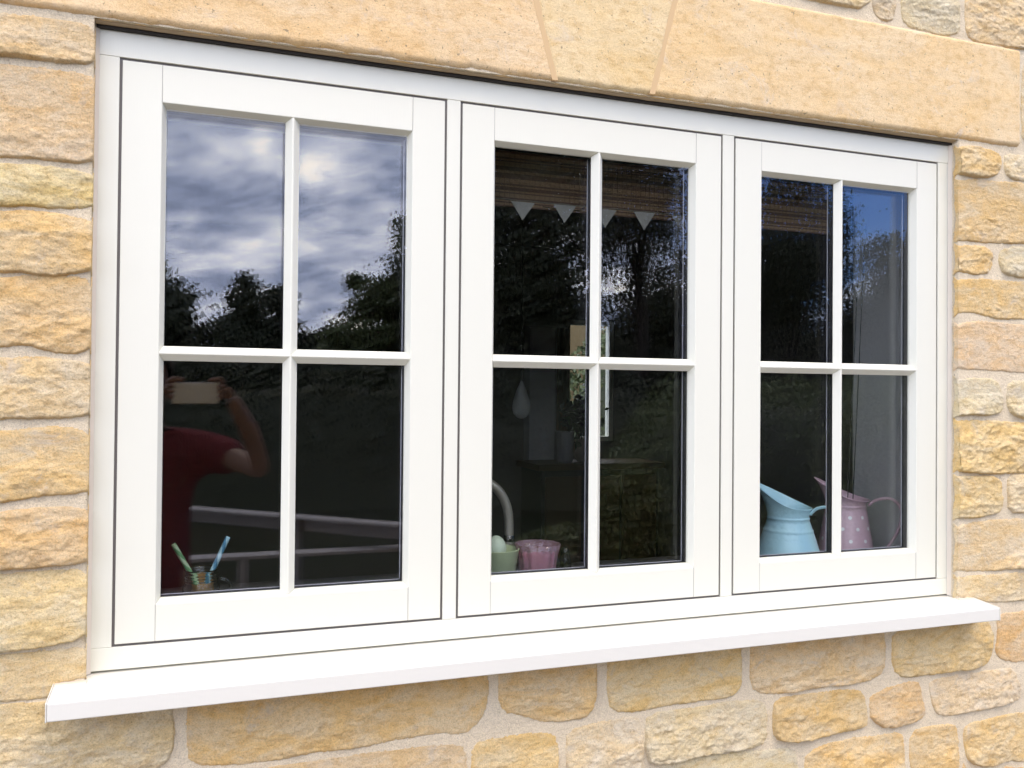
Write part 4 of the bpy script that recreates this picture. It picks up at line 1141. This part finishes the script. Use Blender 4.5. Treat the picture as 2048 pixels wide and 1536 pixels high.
for q in (-.62, .9): pk('leg', q - .025, -.07, 0, q + .025, .07, .449)

# bush and stone outbuilding behind the house, glimpsed through the far window
ob = empty('outbuilding', (5.2, 9.2, GZ), 'yellow stone outbuilding glimpsed through the far window', 'outbuilding')
MB().box((4.3, 9.0, GZ), (8.5, 9.6, 3.4)).build('wall', mat('ob_stone', (.17, .12, .06), .9), ob)
MB().add([(4.1, 8.8, 3.4), (8.7, 8.8, 3.4), (8.7, 10, 4.6), (4.1, 10, 4.6), (4.1, 8.8, 3.3), (8.7, 8.8, 3.3), (8.7, 10, 4.5), (4.1, 10, 4.5)],
         [(0, 1, 2, 3), (4, 7, 6, 5), (0, 4, 5, 1), (3, 2, 6, 7), (0, 3, 7, 4), (1, 5, 6, 2)]).build('roof', mat('ob_roof', (.12, .10, .09), .9), ob)
MB().box((5.33, 8.97, 1.30), (5.50, 9.0, 1.62)).build('window', M['darkunit'], ob)
hedge('back_hedge', 'green ivy bush in front of the outbuilding behind the house', [(3.6, 7.2), (7.5, 7.4)], 2.25, .6, 9000, .07, M['leafB'], 35)

# ------------------------------------------------------------------ the photographer (mirrored in the left casement)
SKIN = mat('skin', (.24, .14, .105), .6, **{'Subsurface Weight': .05})
per = empty('person', (-.05, -1.92, GZ), 'person in a red T-shirt and dark jeans holding up a phone in both hands', 'person')
def skinned(name, pts, edges, m, parent, sub=2, root=0):
    me = bpy.data.meshes.new(name)
    me.from_pydata([p[:3] for p in pts], edges, [])
    o = bpy.data.objects.new(name, me); col.objects.link(o)
    me.materials.append(m)
    sk = o.modifiers.new('skin', 'SKIN')
    for i, p in enumerate(pts):
        r = p[3]; me.skin_vertices[0].data[i].radius = (r, r) if not isinstance(r, tuple) else r
    me.skin_vertices[0].data[root].use_root = True
    sk.use_smooth_shade = True
    sb_ = o.modifiers.new('sub', 'SUBSURF'); sb_.levels = sub; sb_.render_levels = sub
    if parent:
        o.parent = parent; o.matrix_parent_inverse = Matrix.Translation(parent.location).inverted()
    return o
bx, by = -.05, -1.90
B = [ # pelvis, spine, chest, neck, head
 (bx, by, -.30, (.15, .11)), (bx, by, -.12, (.135, .10)), (bx, by + .01, .05, (.155, .105)), (bx, by + .01, .17, (.13, .09)), (bx, by + .02, .255, (.055, .055)), (bx, by + .035, .32, (.052, .055)),
 (bx, by + .045, .37, (.068, .08)), (bx, by + .045, .45, (.078, .095)), (bx, by + .035, .53, (.055, .065)),
 # right arm (+x)
 (bx + .16, by + .01, .185, .062), (.258, -1.80, .145, .044), (.340, -1.70, .110, .036), (.288, -1.58, .26, .034), (.222, -1.500, .375, .024),
 # left arm
 (bx - .16, by + .01, .185, .062), (-.345, -1.80, .14, .048), (-.30, -1.70, .105, .043), (-.13, -1.58, .26, .037), (-.02, -1.500, .375, .024),
 # legs
 (bx + .10, by, -.42, .088), (bx + .11, by + .02, -.72, .062), (bx + .12, by - .02, -1.09, .040), (bx + .13, by + .02, -1.135, .038), (bx + .14, by + .15, -1.145, .030),
 (bx - .10, by, -.42, .088), (bx - .11, by + .02, -.72, .062), (bx - .12, by - .02, -1.09, .040), (bx - .13, by + .02, -1.135, .038), (bx - .14, by + .15, -1.145, .030)]
E = [(0, 1), (1, 2), (2, 3), (3, 4), (4, 5), (5, 6), (6, 7), (7, 8), (3, 9), (9, 10), (10, 11), (11, 12), (12, 13), (3, 14), (14, 15), (15, 16), (16, 17), (17, 18),
     (0, 19), (19, 20), (20, 21), (21, 22), (22, 23), (0, 24), (24, 25), (25, 26), (26, 27), (27, 28)]
skinned('body', B, E, SKIN, per)
# T-shirt: same axis, a little larger, to mid upper arm
T = [(bx, by, -.46, (.172, .138)), (bx, by, -.34, (.172, .136)), (bx, by, -.12, (.160, .122)), (bx, by + .01, .05, (.180, .125)), (bx, by + .01, .165, (.155, .108)), (bx, by + .02, .225, (.075, .070)),
     (bx + .16, by + .01, .185, .082), (.215, -1.855, .162, .074), (.262, -1.80, .14, .068), (bx - .16, by + .01, .185, .082), (-.30, -1.84, .162, .074), (-.345, -1.80, .14, .068)]
def fabric(name, c):
    m = mat(name, c, .9, .2); t, b = nodes(m); P = t.nodes.new('ShaderNodeNewGeometry').outputs['Position']
    bump(t, b, noise(t, mapped(t, P, (1, 1, .6)), 14, 4, .6, 1.2), .05, 1.0); return m
skinned('t_shirt', T, [(0, 1), (1, 2), (2, 3), (3, 4), (4, 5), (4, 6), (6, 7), (7, 8), (4, 9), (9, 10), (10, 11)], fabric('red_cotton', (.17, .030, .036)), per)
Jn = [(bx, by, -.32, (.165, .128)), (bx + .10, by, -.42, .105), (bx + .11, by + .02, -.72, .080), (bx + .12, by - .01, -1.08, .065),
      (bx - .10, by, -.42, .105), (bx - .11, by + .02, -.72, .080), (bx - .12, by - .01, -1.08, .065)]
skinned('jeans', Jn, [(0, 1), (1, 2), (2, 3), (0, 4), (4, 5), (5, 6)], fabric('dark_denim', (.02, .025, .05)), per)
for sx in (1, -1):
    skinned('shoe', [(bx + sx * .125, by - .03, -1.135, .042), (bx + sx * .13, by + .05, -1.142, .040), (bx + sx * .14, by + .15, -1.150, .034)], [(0, 1), (1, 2)], mat('shoe', (.03, .03, .03), .6), per)
# hair, face details
hm = MB().sphere((bx, by + .018, .475), .098, 24, 16, sc=(.90, 1.02, 1.02))
hm.f = [q for q in hm.f if np.mean([hm.v[i][2] for i in q]) > .435 + .9 * (np.mean([hm.v[i][1] for i in q]) - by - .01)]
hm.build('hair', mat('brown_hair', (.06, .035, .02), .7), per, smooth=True)
M['eye'] = mat('eye', (.7, .68, .66), .2); M['iris'] = mat('iris', (.05, .04, .03), .2)
for sx in (-1, 1):
    ey = MB().sphere((bx + sx * .032, by + .132, .425), .012, 12, 8).build('eye', M['eye'], per, smooth=True)
    MB().sphere((bx + sx * .032, by + .1415, .425), .0055, 10, 6).build('iris', M['iris'], ey, smooth=True)
skinned('nose', [(bx, by + .125, .428, .008), (bx, by + .146, .400, .011), (bx, by + .136, .393, .012)], [(0, 1), (1, 2)], SKIN, per)
MB().tube([(bx - .024, by + .128, .366), (bx - .01, by + .137, .368), (bx + .01, by + .137, .368), (bx + .024, by + .128, .366)], [.003, .0055, .0055, .003], 8).build('mouth', mat('lips', (.38, .14, .12), .5), per, smooth=True)
for sx in (-1, 1): skinned('ear', [(bx + sx * .088, by + .045, .440, (.010, .018)), (bx + sx * .088, by + .045, .410, (.008, .012))], [(0, 1)], SKIN, per)
# phone
PX0, PX1, PZ0, PZ1, PY = .044, .184, .352, .420, -1.4655
ph = empty('phone', (.114, PY, .386), 'pale silvery phone held sideways by the person in the red T-shirt', 'phone')
MB().box((PX0, PY - .0075, PZ0), (PX1, PY, PZ1)).build('phone_case', mat('silver_back', (.70, .70, .68), .3), ph, bevel=.005, segs=4)
MB().box((PX0 + .006, PY - .0082, PZ0 + .004), (PX1 - .006, PY - .0076, PZ1 - .004)).build('screen', mat('screen', (.02, .02, .025), .1), ph)
MB().lathe([(.0042, 0), (.0042, .0012), (.0034, .0016), (.0005, .0012)], (0, 0, 0), 20).build('lens', M['blackp'], ph, smooth=True).matrix_world = Matrix.Translation((.1149, PY + .0001, .3879)) @ Matrix.Rotation(R(-90), 4, 'X')
# hands: palm and five fingers each, gripping the short ends of the phone
for sx, wx in ((1, PX1), (-1, PX0)):
    wr = np.array((.222, -1.500, .375)) if sx > 0 else np.array((-.02, -1.500, .375))
    ppts = [(wr[0], wr[1], wr[2], .022), (wx + sx * .026, PY - .020, .388, (.026, .014)), (wx + sx * .012, PY - .018, .402, (.024, .011))]
    skinned('palm', ppts, [(0, 1), (1, 2)], SKIN, per)
    for k, (zo, ln) in enumerate(((.424, .052), (.408, .050), (.392, .046), (.376, .040))):
        # the index finger lies over the top edge, the others curl round the end
        if k == 0:
            q = [(wx + sx * .014, PY - .012, .418, .0088), (wx + sx * .004, PY - .004, .431, .0080), (wx - sx * .018, PY - .004, .430, .0074), (wx - sx * .032, PY - .005, .4275, .0062)]
        else:
            q = [(wx + sx * .016, PY - .014, zo, .0088), (wx + sx * .012, PY - .002, zo, .0080), (wx + sx * .004, PY + .0085, zo, .0066), (wx - sx * .006, PY + .0085, zo, .0056)]
            q = [(a_, b_ - (.004 if j_ > 1 else 0), c_, d_) for j_, (a_, b_, c_, d_) in enumerate(q)]
        skinned('finger', q, [(0, 1), (1, 2), (2, 3)], SKIN, per)
    skinned('thumb', [(wx + sx * .018, PY - .022, .384, .0105), (wx + sx * .002, PY - .020, .370, .0095), (wx - sx * .018, PY - .017, .364, .0080)], [(0, 1), (1, 2)], SKIN, per)
